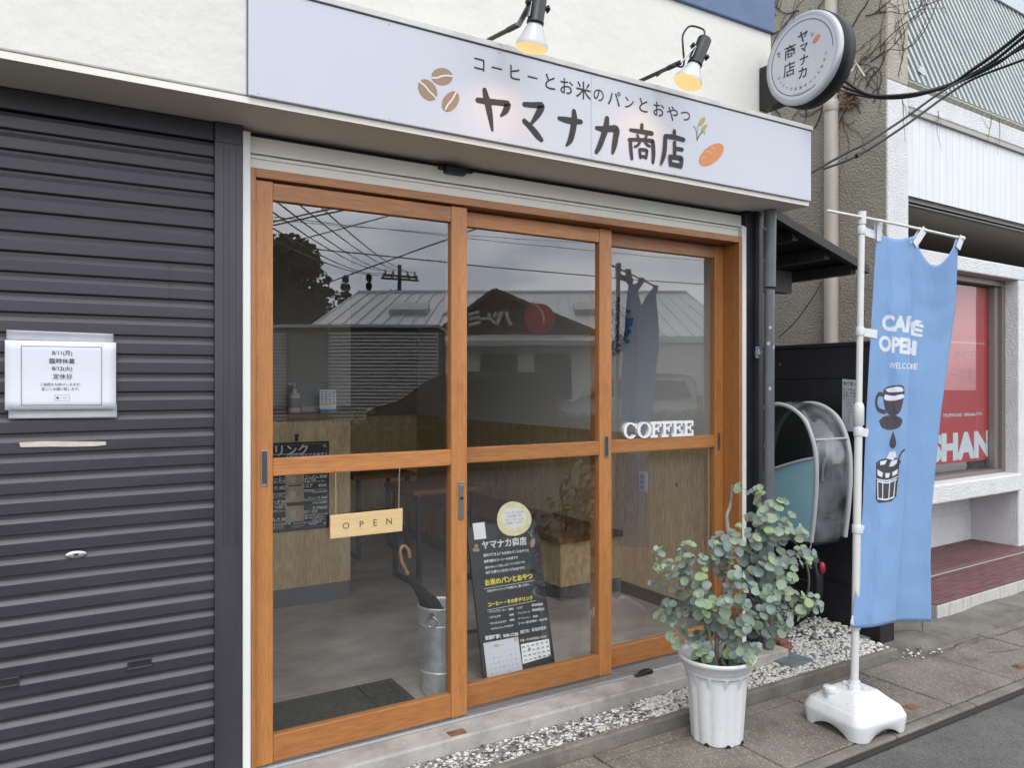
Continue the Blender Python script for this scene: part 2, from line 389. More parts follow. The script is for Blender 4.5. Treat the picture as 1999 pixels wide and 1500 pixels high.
# cream box and flashings over the door, drawn up shutter
b = MB(); b.box(.604, 3.062, .012, .13, 2.203, 2.252); b.box(.604, 3.062, .0, .13, 2.255, 2.262); b.box(.604, 3.062, .02, .13, 2.2625, 2.318)
b.box(.604, 3.062, .006, .02, 2.238, 2.243)
b.build('shutter_box', creamtrim, shop, bevel=.002)
b = MB(); b.box(.59, 3.07, .05, .13, 2.319, 2.339); b.build('shutter_slot', black, shop)
b = MB(); b.box(.578, .6035, -.02, .12, .0, 2.32); b.build('door_trim', whitep, shop, bevel=.003)
b = MB(); b.box(3.0305, 3.064, -.012, .12, .1, 2.2545); b.build('door_trim', whitep, shop, bevel=.003)
b = MB(); b.box(3.066, 3.115, -.008, .12, .05, 2.338); b.box(3.1165, 3.142, -.03, .12, .05, 2.338); b.box(3.144, 3.198, -.006, .12, .05, 2.338)
b.box(3.128, 3.132, -.034, -.031, .05, 2.338)
b.build('shutter_guide', darkmetal, shop, bevel=.003)
# bracket and cable box under the soffit
p = onY(890, 325, .0)
b = MB(); b.box(p.x - .045, p.x + .045, -.01, .045, 2.293, 2.318); b.box(p.x - .07, p.x - .046, .005, .04, 2.305, 2.32); b.box(p.x + .046, p.x + .085, .01, .03, 2.308, 2.316)
b.build('cable_clip', black, shop, bevel=.003)
p = onY(1500, 425, -.03)
b = MB(); b.box(3.145, 3.158, -.05, -.036, 2.245, 2.335); b.build('white_bracket', whitep, shop, bevel=.003)
# step
b = MB(); b.box(.45, XR - .02, -.132, .20, -.05, .098); b.build('doorstep', concrete, shop, bevel=.008)
b = MB()
p = onZ(893, 1432, .099)
b.box(p.x - .035, p.x + .035, -.118, -.076, .09, .1005)
rust = M('rusty_iron', (.13, .055, .028), .85, (.24, .12, .07), ns=18, bump=.3, bs=70)
b.build('rusty_plate', rust, shop)
# interior shell
b = MB(); b.box(-.5, 3.199, .201, 4.3, .02, .115); b.build('floor', floorm, shop)
b = MB(); b.box(-.5, 3.2, .121, 4.3, 2.62, 2.72); b.build('ceiling', M('interior_white_ceiling', (.85, .84, .82), .8), shop)
b = MB(); b.box(-.5, 3.2, 4.3, 4.4, .02, 2.72); b.build('back_wall', M('back_wall_brown', (.20, .165, .13), .8), shop)
b = MB(); b.box(-.6, -.5, .121, 4.4, .02, 2.72); b.build('inner_wall', intwhite, shop)
b = MB(); b.box(3.17, 3.1985, .201, 4.299, .1155, 2.619); b.build('inner_wall', intwhite, shop)
b = MB(); b.box(3.155, 3.1695, .205, 4.298, .19, 1.14); b.build('wainscot', panelwood, shop)
b = MB(); b.box(2.66, 3.154, 4.28, 4.299, .19, 1.14); b.box(.8, 2.659, 4.28, 4.299, .19, 1.14); b.build('wainscot', panelwood, shop)
b = MB(); b.box(3.148, 3.1695, .205, 1.1, .1155, .189); b.build('skirting', brownbase, shop)
b = MB(); b.box(-.499, 1.776, 2.30, 2.38, 1.3, 2.619); b.build('kitchen_wall', M('kitchen_grey', (.36, .35, .33), .8), shop)
b = MB(); b.box(-.499, .95, 1.60, 1.66, 1.86, 1.97); b.build('kitchen_shelf', darkwood, shop)
b = MB(); b.box(-.6, .577, .121, .2, .02, 2.62); b.build('inner_wall', intwhite, shop)
b = MB(); b.box(.578, 3.198, .14, .2, 2.2, 2.62); b.build('inner_wall', intwhite, shop)
# everything behind the shutter is closed off
b = MB(); b.box(-2.2, .577, .06, .12, -.05, 2.339); b.build('shutter_backing', darkmetal, shop)

# ------------------------------------------------------------------ door frame and three sliding doors
dfr = thing('door_frame', 'orange brown wooden frame and aluminium track round the three sliding doors', 'door frame', (1.8, 0, .1))
b = MB(); b.box(.604, .6215, -.016, .139, .099, 2.2); b.build('jamb', woodV, dfr, bevel=.002)
b = MB(); b.box(3.0065, 3.030, -.016, .139, .099, 2.2); b.build('jamb', woodV, dfr, bevel=.002)
b = MB(); b.box(.622, 3.006, -.016, .139, 2.168, 2.2); b.build('lintel', woodH, dfr, bevel=.002)
b = MB()
for y in (-.004, .018, .04, .062, .085, .107, .129): b.box(.6225, 3.006, y - .003, y + .003, .101, .110)
b.box(.6225, 3.006, -.014, .137, .0985, .1015); b.build('track', alu, dfr)

def sliding_door(x0, x1, y0, label, wl, wr):
    t = thing('sliding_door', label, 'sliding door', ((x0 + x1) / 2, y0 + .018, .112), 0, 'wooden sliding doors of the shop')
    T = .036; zb, zt = .112, 2.163
    b = MB(); b.box(x0, x0 + wl, y0, y0 + T, zb, zt); b.build('stile', woodV, t, bevel=.0025)
    b = MB(); b.box(x1 - wr, x1, y0, y0 + T, zb, zt); b.build('stile', woodV, t, bevel=.0025)
    e = .0006
    for nm, z0, z1 in (('bottom_rail', .115, .209), ('middle_rail', 1.124, 1.187), ('top_rail', 2.098, 2.160)):
        b = MB(); b.box(x0 + wl + e, x1 - wr - e, y0 + .001, y0 + T - .001, z0, z1); b.build(nm, woodH, t, bevel=.003)
    for z0, z1 in ((.2095, 1.1235), (1.1875, 2.0975)):
        b = MB(); b.box(x0 + wl + e, x1 - wr - e, y0 + .0175, y0 + .0215, z0, z1); b.build('glass_pane', glassm, t)
    return t
def pull(t, xc, y0, zc, w_=.024, h_=.100):
    """recessed finger pull"""
    b = MB()
    b.box(xc - w_ / 2, xc - w_ / 2 + .003, y0 - .003, y0 - .0003, zc - h_ / 2, zc + h_ / 2); b.box(xc + w_ / 2 - .003, xc + w_ / 2, y0 - .003, y0 - .0003, zc - h_ / 2, zc + h_ / 2)
    b.box(xc - w_ / 2 + .0031, xc + w_ / 2 - .0031, y0 - .003, y0 - .0003, zc + h_ / 2 - .003, zc + h_ / 2)
    b.box(xc - w_ / 2 + .0031, xc + w_ / 2 - .0031, y0 - .003, y0 - .0003, zc - h_ / 2, zc - h_ / 2 + .007)
    h = b.build('finger_pull', steel, t, bevel=.0006)
    b = MB(); b.box(xc - w_ / 2 + .0031, xc + w_ / 2 - .0031, y0 - .0012, y0 - .0004, zc - h_ / 2 + .0072, zc + h_ / 2 - .0031)
    b.build('recess', M('recess_steel', (.16, .16, .15), .3, metal=.8) if 'recess_steel' not in MATS else MATS['recess_steel'], h)
d1 = sliding_door(.6225, 1.4560, .0, 'foremost glazed wooden sliding door, with the OPEN board and the lock', .0615, .071)
d2 = sliding_door(1.3990, 2.2340, .045, 'middle glazed wooden sliding door, in front of the chalkboard stand', .071, .071)
d3 = sliding_door(2.1710, 3.0050, .090, 'rearmost glazed wooden sliding door, with the white COFFEE letters on its rail', .071, .060)
p = onY(516.5, 915, 0); pull(d1, p.x, 0, p.z, .024, .125)
p = onY(1184, 873, .045); pull(d2, p.x, .045, p.z, .024, .100)
p = onY(1403.5, 862, .09); pull(d3, p.x, .09, p.z, .020, .088)
p0 = onY(900, 978, 0)
b = MB(); b.box(p0.x - .0115, p0.x + .0115, -.004, -.0003, p0.z - .076, p0.z + .076); b.box(p0.x - .0085, p0.x + .0085, -.008, -.0041, p0.z - .02, p0.z + .065)
lk = b.build('lock_plate', steel, d1, bevel=.001)
b = MB(); b.lathe([(.0065, 0), (.0065, .004), (.002, .0045)], (p0.x, -.0085, p0.z + .012), 16, (0, -1, 0), (False, True)); b.build('keyhole', black, lk)
# black foot stop lying on the track
p = onZ(1232, 1302, .11)
b = MB(); b.prism([(-.05, 0), (.05, 0), (.05, .016), (.02, .02), (-.05, .003)], (p.x, -.03, .0995), X3, Z3, (0, .03, 0))
tag(b.build('door_wedge', black, bevel=.002), 'small black door wedge lying at the foot of the glazed doors', 'door wedge')

# ------------------------------------------------------------------ roller shutter on the left
sh = thing('roller_shutter', 'dark grey violet roller shutter, closed, left of the wooden shop front', 'roller shutter', (-.4, 0, .0), 0)
prof = []; pitch = .0612; z = 2.272
b = MB()
while z > -.08:
    j_ = random.uniform(-.0012, .0012); k_ = random.uniform(-.0008, .0008)
    prof += [(.013, z - .0005), (.001 + j_, z - .0135 + k_), (-.001 + j_, z - .0165 + k_), (.0 + j_ * .5, z - .0485 + k_), (.002 + j_ * .5, z - .051 + k_), (.0135, z - .0535)]
    z -= pitch
for i in range(len(prof) - 1):
    (ya, za), (yb, zb) = prof[i], prof[i + 1]
    xs = [-1.6, -1.0, -.5, 0, .25, .487]
    tl = .0042  # the old shutter hangs slightly out of level
    b.add([(x, y_, z_ - (x - .487) * tl * (-1)) for x in xs for (y_, z_) in ((ya, za), (yb, zb))], [(2 * k, 2 * k + 2, 2 * k + 3, 2 * k + 1) for k in range(len(xs) - 1)], False)
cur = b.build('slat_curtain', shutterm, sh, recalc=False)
b = MB(); b.box(-1.6, .487, -.004, .055, 2.274, 2.338); b.build('header', darkmetal, sh, bevel=.003)
b = MB(); b.box(.4875, .5775, -.012, .055, -.05, 2.3385)
for xx in (.516, .533, .556): b.box(xx, xx + .006, -.0155, -.0121, .9, 2.25)
b.box(.49, .5755, -.0145, -.0121, 2.27, 2.335)
b.build('guide_rail', postm, sh, bevel=.002)
def onsh(x, y, d=-.002): return onY(x, y, d)
p = onsh(149, 1083)
b = MB(); b.lathe([(.030, 0), (.030, .002), (.026, .004), (.012, .0042)], (0, 0, 0), 24, (0, -1, 0), (False, True))
for q in b.v: q.z *= .38; q.x += p.x; q.z += p.z; q.y += p.y
lk = b.build('lock', alu, sh)
b = MB(); b.box(p.x - .006, p.x + .006, p.y - .008, p.y - .0045, p.z - .003, p.z + .003); b.build('keyhole', black, lk)
for (x, y) in ((273, 1297), (10, 1335)):
    p = onsh(x, y)
    b = MB(); hw, hh = .036, .014
    b.box(p.x - hw, p.x + hw, -.006, -.0015, p.z + hh - .004, p.z + hh); b.box(p.x - hw, p.x + hw, -.008, -.0015, p.z - hh, p.z - hh + .006)
    b.box(p.x - hw, p.x - hw + .004, -.006, -.0015, p.z - hh + .0061, p.z + hh - .0041); b.box(p.x + hw - .004, p.x + hw, -.006, -.0015, p.z - hh + .0061, p.z + hh - .0041)
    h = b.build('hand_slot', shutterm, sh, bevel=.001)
    b = MB(); b.box(p.x - hw + .0041, p.x + hw - .0041, -.003, -.0014, p.z - hh + .0061, p.z + hh - .0041); b.build('recess', darkmetal, h)
a = onsh(38, 869); c = onsh(207, 867)
b = MB(); ytap = -.004
pts = [(a.x, a.z + .007), (a.x + .06, a.z + .0085), (c.x, c.z + .007), (c.x + .001, c.z - .003), (c.x - .03, c.z - .006), (c.x - .09, c.z - .005), (a.x + .08, a.z - .0085), (a.x + .003, a.z - .007)]
b.prism(pts, (0, ytap, 0), X3, Z3, (0, .0025, 0))
tag(b.build('paper_strip', M('torn_paper', (.52, .50, .41), .8, (.62, .60, .52), ns=30)), 'torn strip of pale paper stuck on the dark shutter below the notice', 'paper strip')

# notice taped to the shutter
pc = onY(118, 736, -.012)
nt_ = thing('notice', 'white paper notice with closing dates taped on the dark shutter', 'notice', (pc.x, -.012, pc.z))
paper = M('notice_paper', (.72, .74, .81), .7)
paper2 = M('card_paper', (.78, .79, .80), .7)
ink = M('ink', (.03, .03, .04), .7)
tape = M('clear_tape', (.36, .38, .42), .25, (.42, .44, .47), ns=20)
def sheet(pxs, Y, bow=.003, nx=12, nz=8):
    c4 = [onY(x, y, Y) for x, y in pxs]
    P = []
    for j in range(nz + 1):
        v = j / nz; row = []
        for i in range(nx + 1):
            u = i / nx
            q = (c4[0] * (1 - u) + c4[1] * u) * (1 - v) + (c4[3] * (1 - u) + c4[2] * u) * v
            q.y += -bow * math.sin(PI * u) * .6 - bow * math.sin(2.2 * PI * v + 1.0) * .5
            row.append(q)
        P.append(row)
    return P
b = MB(); b.grid(sheet([(10, 664), (227, 669), (227, 799), (10, 801)], -.011)); shp = b.build('sheet', paper, nt_, solid=.0006)
b = MB(); b.grid(sheet([(13, 644), (222, 652), (222, 671), (13, 664)], -.006, .001)); b.build('tape', tape, nt_, solid=.0004)
b = MB(); b.grid(sheet([(17, 800), (229, 789), (229, 816), (17, 818)], -.006, .001)); b.build('tape', tape, nt_, solid=.0004)
b = MB(); yi = -.0152
fr = [onY(42, 675.5, yi), onY(199, 678, yi), onY(198.5, 791, yi), onY(42, 791.5, yi)]
for i in range(4): stroke(b, [fr[i], fr[(i + 1) % 4]], .0013, (0, -1, 0), .00002 * i)
uxp = (onY(300, 738, 0) - onY(0, 736, 0)).normalized(); uxp = Vector((uxp.x, 0, uxp.z)).normalized()
for s_, y, h in (('8/11(月)', 690, 12), ('臨時休業', 705, 13), ('8/12(火)', 720, 12), ('定休日', 735, 13)):
    text(b, s_, onY(122, y, yi), uxp, Z3, size=h * .00133, bold=.008)
for s_, y in (('ご迷惑をお掛けしますが、', 750.5), ('宜しくお願い致します。', 759.5)):
    text(b, s_, onY(119, y, yi), uxp, Z3, size=7.2 * .00135, bold=.004)
q = [onY(107.5, 771.5, yi), onY(136, 771.5, yi), onY(136, 782.5, yi), onY(107.5, 782.5, yi)]
for i in range(4): stroke(b, [q[i], q[(i + 1) % 4]], .0006, (0, -1, 0))
stroke(b, smooth_path([onY(120, 777, yi), onY(123, 776, yi), onY(126, 777.5, yi), onY(129, 776, yi), onY(133, 777, yi)]), .0007, (0, -1, 0), .0001)
b.lathe([(.0001, 0), (.0035, .00001)], onY(113, 777, yi), 10, (0, -1, 0))
b.build('lettering', ink, nt_, recalc=False)

# ------------------------------------------------------------------ fascia sign
SY = -.25; SX0, SX1, SZ0, SZ1 = .546, 3.26, 2.362, 2.713
fs = thing('shop_sign', 'long white fascia sign with dark hand lettering, coffee beans and a bread roll', 'shop sign', ((SX0 + SX1) / 2, -.12, SZ0))
signw = M('sign_panel', (.55, .573, .635), .5, (.565, .585, .64), ns=1.5, stretch=(1, 1, .3))
signdark = M('sign_lettering', (.034, .032, .036), .6, spec=.3)
add_stain(signw, 1.3, .27, (.93, .93, .92), (3, 1, .25))
ssh = MB(); ssh.box(SX0, SX1, SY, -.0015, SZ0, SZ1); ssh.build('panel', signw, fs, bevel=.003)
b = MB(); b.box(SX0 - .0, SX1 + .006, SY - .006, -.0015, SZ1 + .0005, SZ1 + .022); b.build('top_trim', M('sign_trim', (.52, .51, .48), .6, (.66, .65, .62), ns=9), fs, bevel=.002)
b = MB()
for i in range(7):
    for zz in (SZ0 + .012, SZ1 - .014): b.lathe([(.0, .0012), (.0028, .001), (.003, 0)], (SX0 + .03 + i * (SX1 - SX0 - .06) / 6, SY, zz), 8, (0, -1, 0))
o_ = b.build('screw_heads', alu, fs); o_['kind'] = 'stuff'
b = MB(); b.box(SX0, SX1, SY - .0012, SY - .0003, SZ1 - .004, SZ1 - .001); b.build('shadow_strip', darkmetal, fs)  # dark strip on the panel, painting a shadow line under the trim
YS = SY - .0012; NR = (0, -1, 0)
p = onY(1155, 250, YS)
b = MB(); b.box(p.x - .0006, p.x + .0006, YS + .0004, YS + .0009, SZ0 + .003, SZ1 - .005); b.build('panel_joint', M('panel_joint', (.35, .36, .39), .6), fs)
def sp(x, y): return onY(900 + x * .26, 100 + y * .26, YS)
TITLE = [
 [(180, 290, 36), (190, 340, 50), (205, 400, 54), (222, 490, 44), (237, 592, 20)],
 [(128, 366, 38), (205, 376, 44), (290, 384, 42), (345, 392, 46), (352, 402, 52), (336, 445, 46), (304, 482, 20)],
 [(478, 398, 36), (540, 402, 40), (590, 404, 46), (606, 414, 54), (580, 470, 48), (530, 542, 22)],
 [(478, 524, 38), (530, 575, 48), (575, 630, 50), (606, 664, 34)],
 [(738, 502, 28), (790, 514, 44), (850, 524, 44), (902, 528, 34)],
 [(850, 450, 36), (852, 510, 52), (840, 600, 50), (822, 665, 44), (794, 706, 18)],
 [(1018, 574, 26), (1070, 584, 44), (1130, 580, 46), (1168, 586, 54), (1164, 640, 50), (1152, 710, 44), (1140, 762, 24)],
 [(1098, 504, 38), (1090, 570, 50), (1065, 650, 46), (1040, 715, 42), (1018, 756, 30)],
 [(1360, 554, 30), (1358, 598, 30)], [(1274, 590, 24), (1350, 602, 32), (1434, 616, 34)],
 [(1326, 630, 22), (1340, 662, 18)], [(1394, 634, 22), (1380, 664, 18)],
 [(1272, 664, 28), (1276, 730, 32), (1284, 804, 26)],
 [(1264, 662, 24), (1350, 664, 26), (1432, 672, 30), (1442, 690, 36), (1446, 770, 36), (1442, 832, 26)],
 [(1344, 684, 20), (1326, 706, 20), (1304, 716, 16)], [(1384, 684, 20), (1398, 700, 20), (1418, 712, 18)],
 [(1342, 738, 24), (1348, 796, 22)], [(1342, 736, 22), (1392, 742, 24), (1396, 760, 24), (1390, 800, 22)], [(1350, 788, 22), (1388, 792, 22)],
 [(1602, 600, 30), (1602, 640, 30)], [(1536, 636, 30), (1600, 644, 34), (1672, 664, 30)],
 [(1534, 640, 34), (1530, 730, 38), (1520, 790, 36), (1502, 846, 20)],
 [(1604, 684, 28), (1604, 792, 32)], [(1606, 728, 26), (1660, 738, 28)],
 [(1568, 792, 32), (1574, 850, 32)], [(1570, 792, 30), (1640, 800, 34), (1656, 812, 34), (1650, 866, 30)], [(1576, 846, 30), (1646, 860, 32)]]
b = MB(); k = 0
for st in TITLE:
    pts = [(x, y, w_) for x, y, w_ in st]
    pp = smooth_path([Vector(t) for t in pts], 5)
    P3 = [sp(q.x, q.y) for q in pp]
    ws = [q.z * .26 / FPX * ((q3 - ORG).dot(Vector((_s, _c, 0)))) * 1.06 for q, q3 in zip(pp, P3)]
    stroke(b, P3, ws, NR, .00012 * k); k += 1
b.build('title_lettering', signdark, fs, recalc=False)
b = MB(); k = 0
SUBT = [('コ', 140, 97, 112), ('ー', 272, 126, 100), ('ヒ', 408, 160, 118), ('ー', 540, 195, 98), ('と', 672, 228, 122), ('お', 796, 262, 122), ('米', 922, 293, 130), ('の', 1036, 328, 104), ('パ', 1152, 352, 120), ('ン', 1266, 386, 96), ('と', 1372, 404, 112), ('お', 1488, 434, 112), ('や', 1590, 466, 112), ('つ', 1688, 486, 96)]
for ch, x, y, h in SUBT:
    c_ = sp(x, y); dep = (c_ - ORG).dot(Vector((_s, _c, 0)))
    text(b, ch, c_, X3, Z3, size=h * .26 / FPX * dep * 1.12, bold=.006)
b.build('subtitle_lettering', signdark, fs, recalc=False)
beanm = M('bean_brown', (.30, .195, .11), .6, (.34, .225, .135), ns=40); linew = M('mark_white', (.70, .72, .76), .6)
def spb(x, y, d=0): return onY(700 + x * .3502, y * .3502, YS - d)
def ellipse_px(b, fn, cx, cy, rx, ry, ang, n=28):
    ca, sa = math.cos(ang), math.sin(ang)
    b.add([fn(cx + rx * math.cos(t) * ca - ry * math.sin(t) * sa, cy + rx * math.cos(t) * sa + ry * math.sin(t) * ca) for t in [2 * PI * i / n for i in range(n)]], [tuple(range(n))], False)
for cx, cy, rx, ry, an, seam in ((467, 425, 59, 48, .1, [(412, 432), (440, 432), (470, 422), (500, 420), (524, 424)]), (387, 500, 66, 46, .95, [(340, 452), (372, 478), (396, 508), (420, 530), (434, 548)]), (514, 564, 62, 42, -1.0, [(486, 608), (498, 585), (518, 560), (532, 538), (546, 512)])):
    b = MB(); ellipse_px(b, lambda x, y: spb(x, y), cx, cy, rx, ry, an); bn = b.build('coffee_bean', beanm, fs, recalc=False)
    b = MB(); stroke(b, smooth_path([spb(x, y, .0005) for x, y in seam]), .006, NR); b.build('seam', linew, bn, recalc=False)
leafg = M('rice_green', (.13, .26, .13), .6); earg = M('rice_yellow', (.45, .34, .07), .6); breadm = M('bread_orange', (.62, .235, .09), .6)
b = MB()
for st in ([(1776, 668), (1775, 620), (1782, 565), (1800, 525)], [(1776, 668), (1790, 630), (1812, 600), (1822, 590)], [(1775, 660), (1768, 600), (1758, 570), (1745, 562)], [(1780, 650), (1800, 620), (1825, 602), (1832, 622)]):
    stroke(b, smooth_path([sp(x, y) for x, y in st]), .0034, NR, .0001)
rg = b.build('rice_stalk', leafg, fs, recalc=False)
b = MB(); ellipse_px(b, lambda x, y: sp(x, y) + Vector((0, -.0006, 0)), 1812, 525, 36, 17, -1.0); ellipse_px(b, lambda x, y: sp(x, y) + Vector((0, -.0006, 0)), 1826, 575, 32, 14, -.9)
b.build('rice_ear', earg, rg, recalc=False)
b = MB(); ellipse_px(b, sp, 1882, 776, 112, 60, -.72, 36); br = b.build('bread_roll', breadm, fs, recalc=False)
b = MB()
for st in ([(1880, 718), (1900, 730), (1908, 748)], [(1842, 752), (1866, 754), (1882, 770)], [(1812, 802), (1828, 796), (1840, 800)]):
    stroke(b, smooth_path([sp(x, y) + Vector((0, -.0006, 0)) for x, y in st]), .0032, NR)
b.build('score_mark', M('bread_pale', (.75, .52, .30), .6), br, recalc=False)

# ------------------------------------------------------------------ sign lamps
lampblack = M('lamp_black', (.006, .0065, .008), .4)
bulbglass = M('bulb_glass', (.58, .58, .58), .25)
glow = emit('bulb_glow', (.74, .53, .22), 1.0); glow.node_tree.nodes['Principled BSDF'].inputs['Base Color'].default_value = (.12, .10, .06, 1)
def sign_lamp(label, arm0, arm1, head, dirv, cord):
    t = thing('sign_lamp', label, 'lamp', tuple(arm0), 0, 'black spot lamps lighting the shop sign')
    arm0, arm1, head = Vector(arm0), Vector(arm1), Vector(head); d = Vector(dirv).normalized()
    b = MB(); b.tube([arm0, arm1], .0085, 10); b.tube([arm1 + (arm0 - arm1) * .18, arm1], .0105, 10); b.lathe([(.0, 0), (.035, .001), (.035, .012), (.012, .02)], arm0 + Vector((0, -.001, 0)), 20, (0, -1, 0)); b.build('arm', lampblack, t)
    side = d.cross(Vector((0, 1, 0))).normalized()
    b = MB(); b.bar(arm1 + Vector((0, 0, -.004)), head - d * .055 - side * .03, .024, .004); b.bar(head - d * .055 - side * .032, head - d * .005 - side * .032, .020, .003, side); b.build('bracket', alu, t, bevel=.001)
    b = MB(); b.lathe([(.0, -.115), (.026, -.113), (.029, -.108), (.029, -.0), (.031, .002), (.031, .012), (.0, .0125)], head, 24, d); hd = b.build('lamp_holder', lampblack, t)
    for s in (-1, 1):
        b = MB()
        b.lathe([(.0, .03), (.008, .031), (.0085, .034), (.0085, .048), (.0, .049)], head - d * .052, 10, side * s, smooth=False)
        for a in range(4): b.ico(head - d * .052 + side * s * .043 + (d * math.cos(a * PI / 2) + side.cross(d) * math.sin(a * PI / 2)) * .010, .0055, .0055, .0055)
        b.build('knob', lampblack, t)
    b = MB(); b.lathe([(.026, .0122), (.030, .022), (.040, .048), (.056, .076), (.0595, .086), (.0598, .092)], head, 32, d); b.build('bulb', bulbglass, t)
    b = MB(); b.lathe([(.0597, .0915), (.052, .101), (.03, .107), (.0, .109)], head, 32, d); b.build('bulb_lens', glow, t)
    b = MB(); b.tube(smooth_path(cord, 6), .0042, 8); b.build('cord', black, t)
    # the lamp's own light
    l = bpy.data.lights.new('spot', 'SPOT'); l.energy = 2.2; l.color = (1, .46, .17); l.spot_size = R(150); l.spot_blend = 1.0; l.shadow_soft_size = .04
    lo = bpy.data.objects.new('spot', l); COL.objects.link(lo); lo.location = head + d * .118
    lo.rotation_euler = d.to_track_quat('-Z', 'Y').to_euler()
h1 = onY(1046, 40, -.45); a1 = Vector((1.46, -.001, 2.80)); e1 = onY(1012, 48, -.40)
sign_lamp('left black spot lamp on an arm above the coffee sign, bulb pointing straight down', a1, e1, h1, (-.06, .20, -1), [h1 + Vector((0, 0, .11)), h1 + Vector((0, .02, .15)), h1 + Vector((.0, .12, .30)), h1 + Vector((.0, .3, .36)), Vector((1.5, .0, 3.35))])
h2 = onY(1358, 122, -.43); a2 = Vector((2.236, -.001, 2.79)); e2 = onY(1328, 122, -.405)
sign_lamp('right black spot lamp above the coffee sign, tilted with a looped cord', a2, e2, h2, (-.40, .12, -1), [h2 + Vector((.02, -.03, .10)), h2 + Vector((.025, -.02, .135)), h2 + Vector((-.02, .01, .15)), h2 + Vector((-.05, .02, .11)), h2 + Vector((-.05, .02, .06)), h2 + Vector((-.02, .05, .0)), e2 + Vector((-.03, .02, -.012)), e2 + (a2 - e2) * .35 + Vector((0, 0, -.012))])

# ------------------------------------------------------------------ round projecting sign
DX = 3.155; rc = onX(1566, 113, DX); rr = .222
rs = thing('round_sign', 'round white projecting sign with a black rim, on a bracket at the shop corner', 'sign', (rc.x, rc.y, rc.z))
face = M('round_face', (.56, .58, .63), .3); rimgrey = M('round_edge', (.50, .51, .55), .25, metal=.3)
ax = Vector((-1, 0, 0))
b = MB(); b.lathe([(.0, .006), (rr - .028, .006)], rc, 64, ax); b.build('face', face, rs)
b = MB(); b.lathe([(rr - .0279, .006), (rr - .012, .004), (rr - .002, -.004), (rr, -.016)], rc, 64, ax); b.build('edge_ring', rimgrey, rs)
b = MB(); b.lathe([(rr + .0005, -.014), (rr + .004, -.016), (rr + .004, -.098), (rr - .004, -.102), (0, -.102)], rc, 64, ax); b.build('rim', M('rim_black', (.006, .0065, .009), .5, spec=.3), rs)
b = MB(); b.box(rc.x + .015, rc.x + .085, rc.y + rr * .70, -.001, rc.z - .17, rc.z + .05); b.build('bracket', black, rs, bevel=.003)
def rp_(x, y, d=.0072): return onX(1400 + x * .29955, y * .3, DX - d)
uyv = Z3; uxv = Vector((0, -1, 0))
b = MB(); n = 60
ring = [(rc + Vector((-.0071, 0, 0))) + (uxv * math.cos(t) + Z3 * math.sin(t)) * (rr - .045) for t in [R(-62 - i * 5.0) for i in range(61)]]
stroke(b, ring, .0032, (-1, 0, 0))
ring = [(rc + Vector((-.0072, 0, 0))) + (uxv * math.cos(t) + Z3 * math.sin(t)) * (rr - .052) for t in [R(-75 - i * 5.0) for i in range(7)]]
stroke(b, ring, .0014, (-1, 0, 0))
for ch, x, y, h in (('ヤ', 560, 235, 78), ('マ', 567, 310, 64), ('ナ', 567, 385, 68), ('カ', 558, 470, 76), ('商', 476, 335, 92), ('店', 470, 450, 92)):
    text(b, ch, rp_(x, y), uxv, Z3, size=h * .3 / FPX * 3.8 * 1.08, bold=.016 if ch in 'ヤマナカ' else .006)
for i, ch in enumerate('コーヒーとお米のパンとおやつ'):
    t = R(-158 + i * 11.2); c_ = rc + Vector((-.0071, 0, 0)) + (uxv * math.cos(t) + Z3 * math.sin(t)) * (rr - .078)
    tang = (-uxv * math.sin(t) + Z3 * math.cos(t)); nor = -(uxv * math.cos(t) + Z3 * math.sin(t))
    text(b, ch, c_, tang, nor, size=.018, bold=.004)
b.build('lettering', ink, rs, recalc=False)
b = MB(); ellipse_px(b, rp_, 648, 250, 36, 13, -.95); b.build('bread_mark', MATS['bread_orange'], rs, recalc=False)
b = MB()
for c_ in ((397, 350), (408, 347), (404, 366)): ellipse_px(b, rp_, c_[0], c_[1], 9, 6, .8)
b.build('bean_mark', beanm, rs, recalc=False)
b = MB()
for st in ([(618, 232), (622, 215), (630, 205)], [(620, 232), (628, 222), (634, 214)], [(618, 230), (614, 216), (612, 208)]): stroke(b, [rp_(*q) for q in st], .002, (-1, 0, 0), .0002)
b.build('rice_mark', leafg, rs, recalc=False)

# ------------------------------------------------------------------ downpipe
pipe_g = M('pipe_grey', (.095, .105, .12), .5, (.14, .15, .165), ns=14, stretch=(1, 1, .4))
add_speckle(pipe_g, [(.5, .5, .48)], [38], [.93], .7)
dp = thing('downpipe', 'grey plastic downpipe with worn paint at the right corner of the shop', 'downpipe', (3.165, -.075, .05))
b = MB(); b.tube([(3.150, -.078, .03), (3.155, -.078, 1.0), (3.158, -.078, 1.93)], .0255, 20); b.build('pipe', pipe_g, dp)
b = MB(); b.tube([(3.158, -.078, 1.945), (3.164, -.078, 2.339)], .0305, 20); b.build('sleeve', pipe_g, dp)
b = MB(); b.box(3.105, 3.15, -.058, -.031, 1.60, 1.62); b.build('pipe_clip', alu, dp)
p = onY(1479, 688, -.036)
b = MB(); b.m(0).box(p.x - .010, p.x + .012, -.0375, -.035, p.z - .028, p.z + .028)
b.m(1).add([(p.x - .010, -.0379, p.z - .012), (p.x + .012, -.0379, p.z + .026), (p.x - .010, -.0379, p.z + .026)], [(0, 1, 2)])
b.m(2).box(p.x - .006, p.x + .008, -.0383, -.0377, p.z - .024, p.z - .016)
tag(b.build('sticker', [M('sticker_white', (.7, .72, .78), .4), M('sticker_blue', (.05, .10, .42), .4), M('sticker_ink', (.2, .2, .3), .5)], recalc=False), 'small white and blue sticker on the black post beside the grey downpipe', 'sticker')
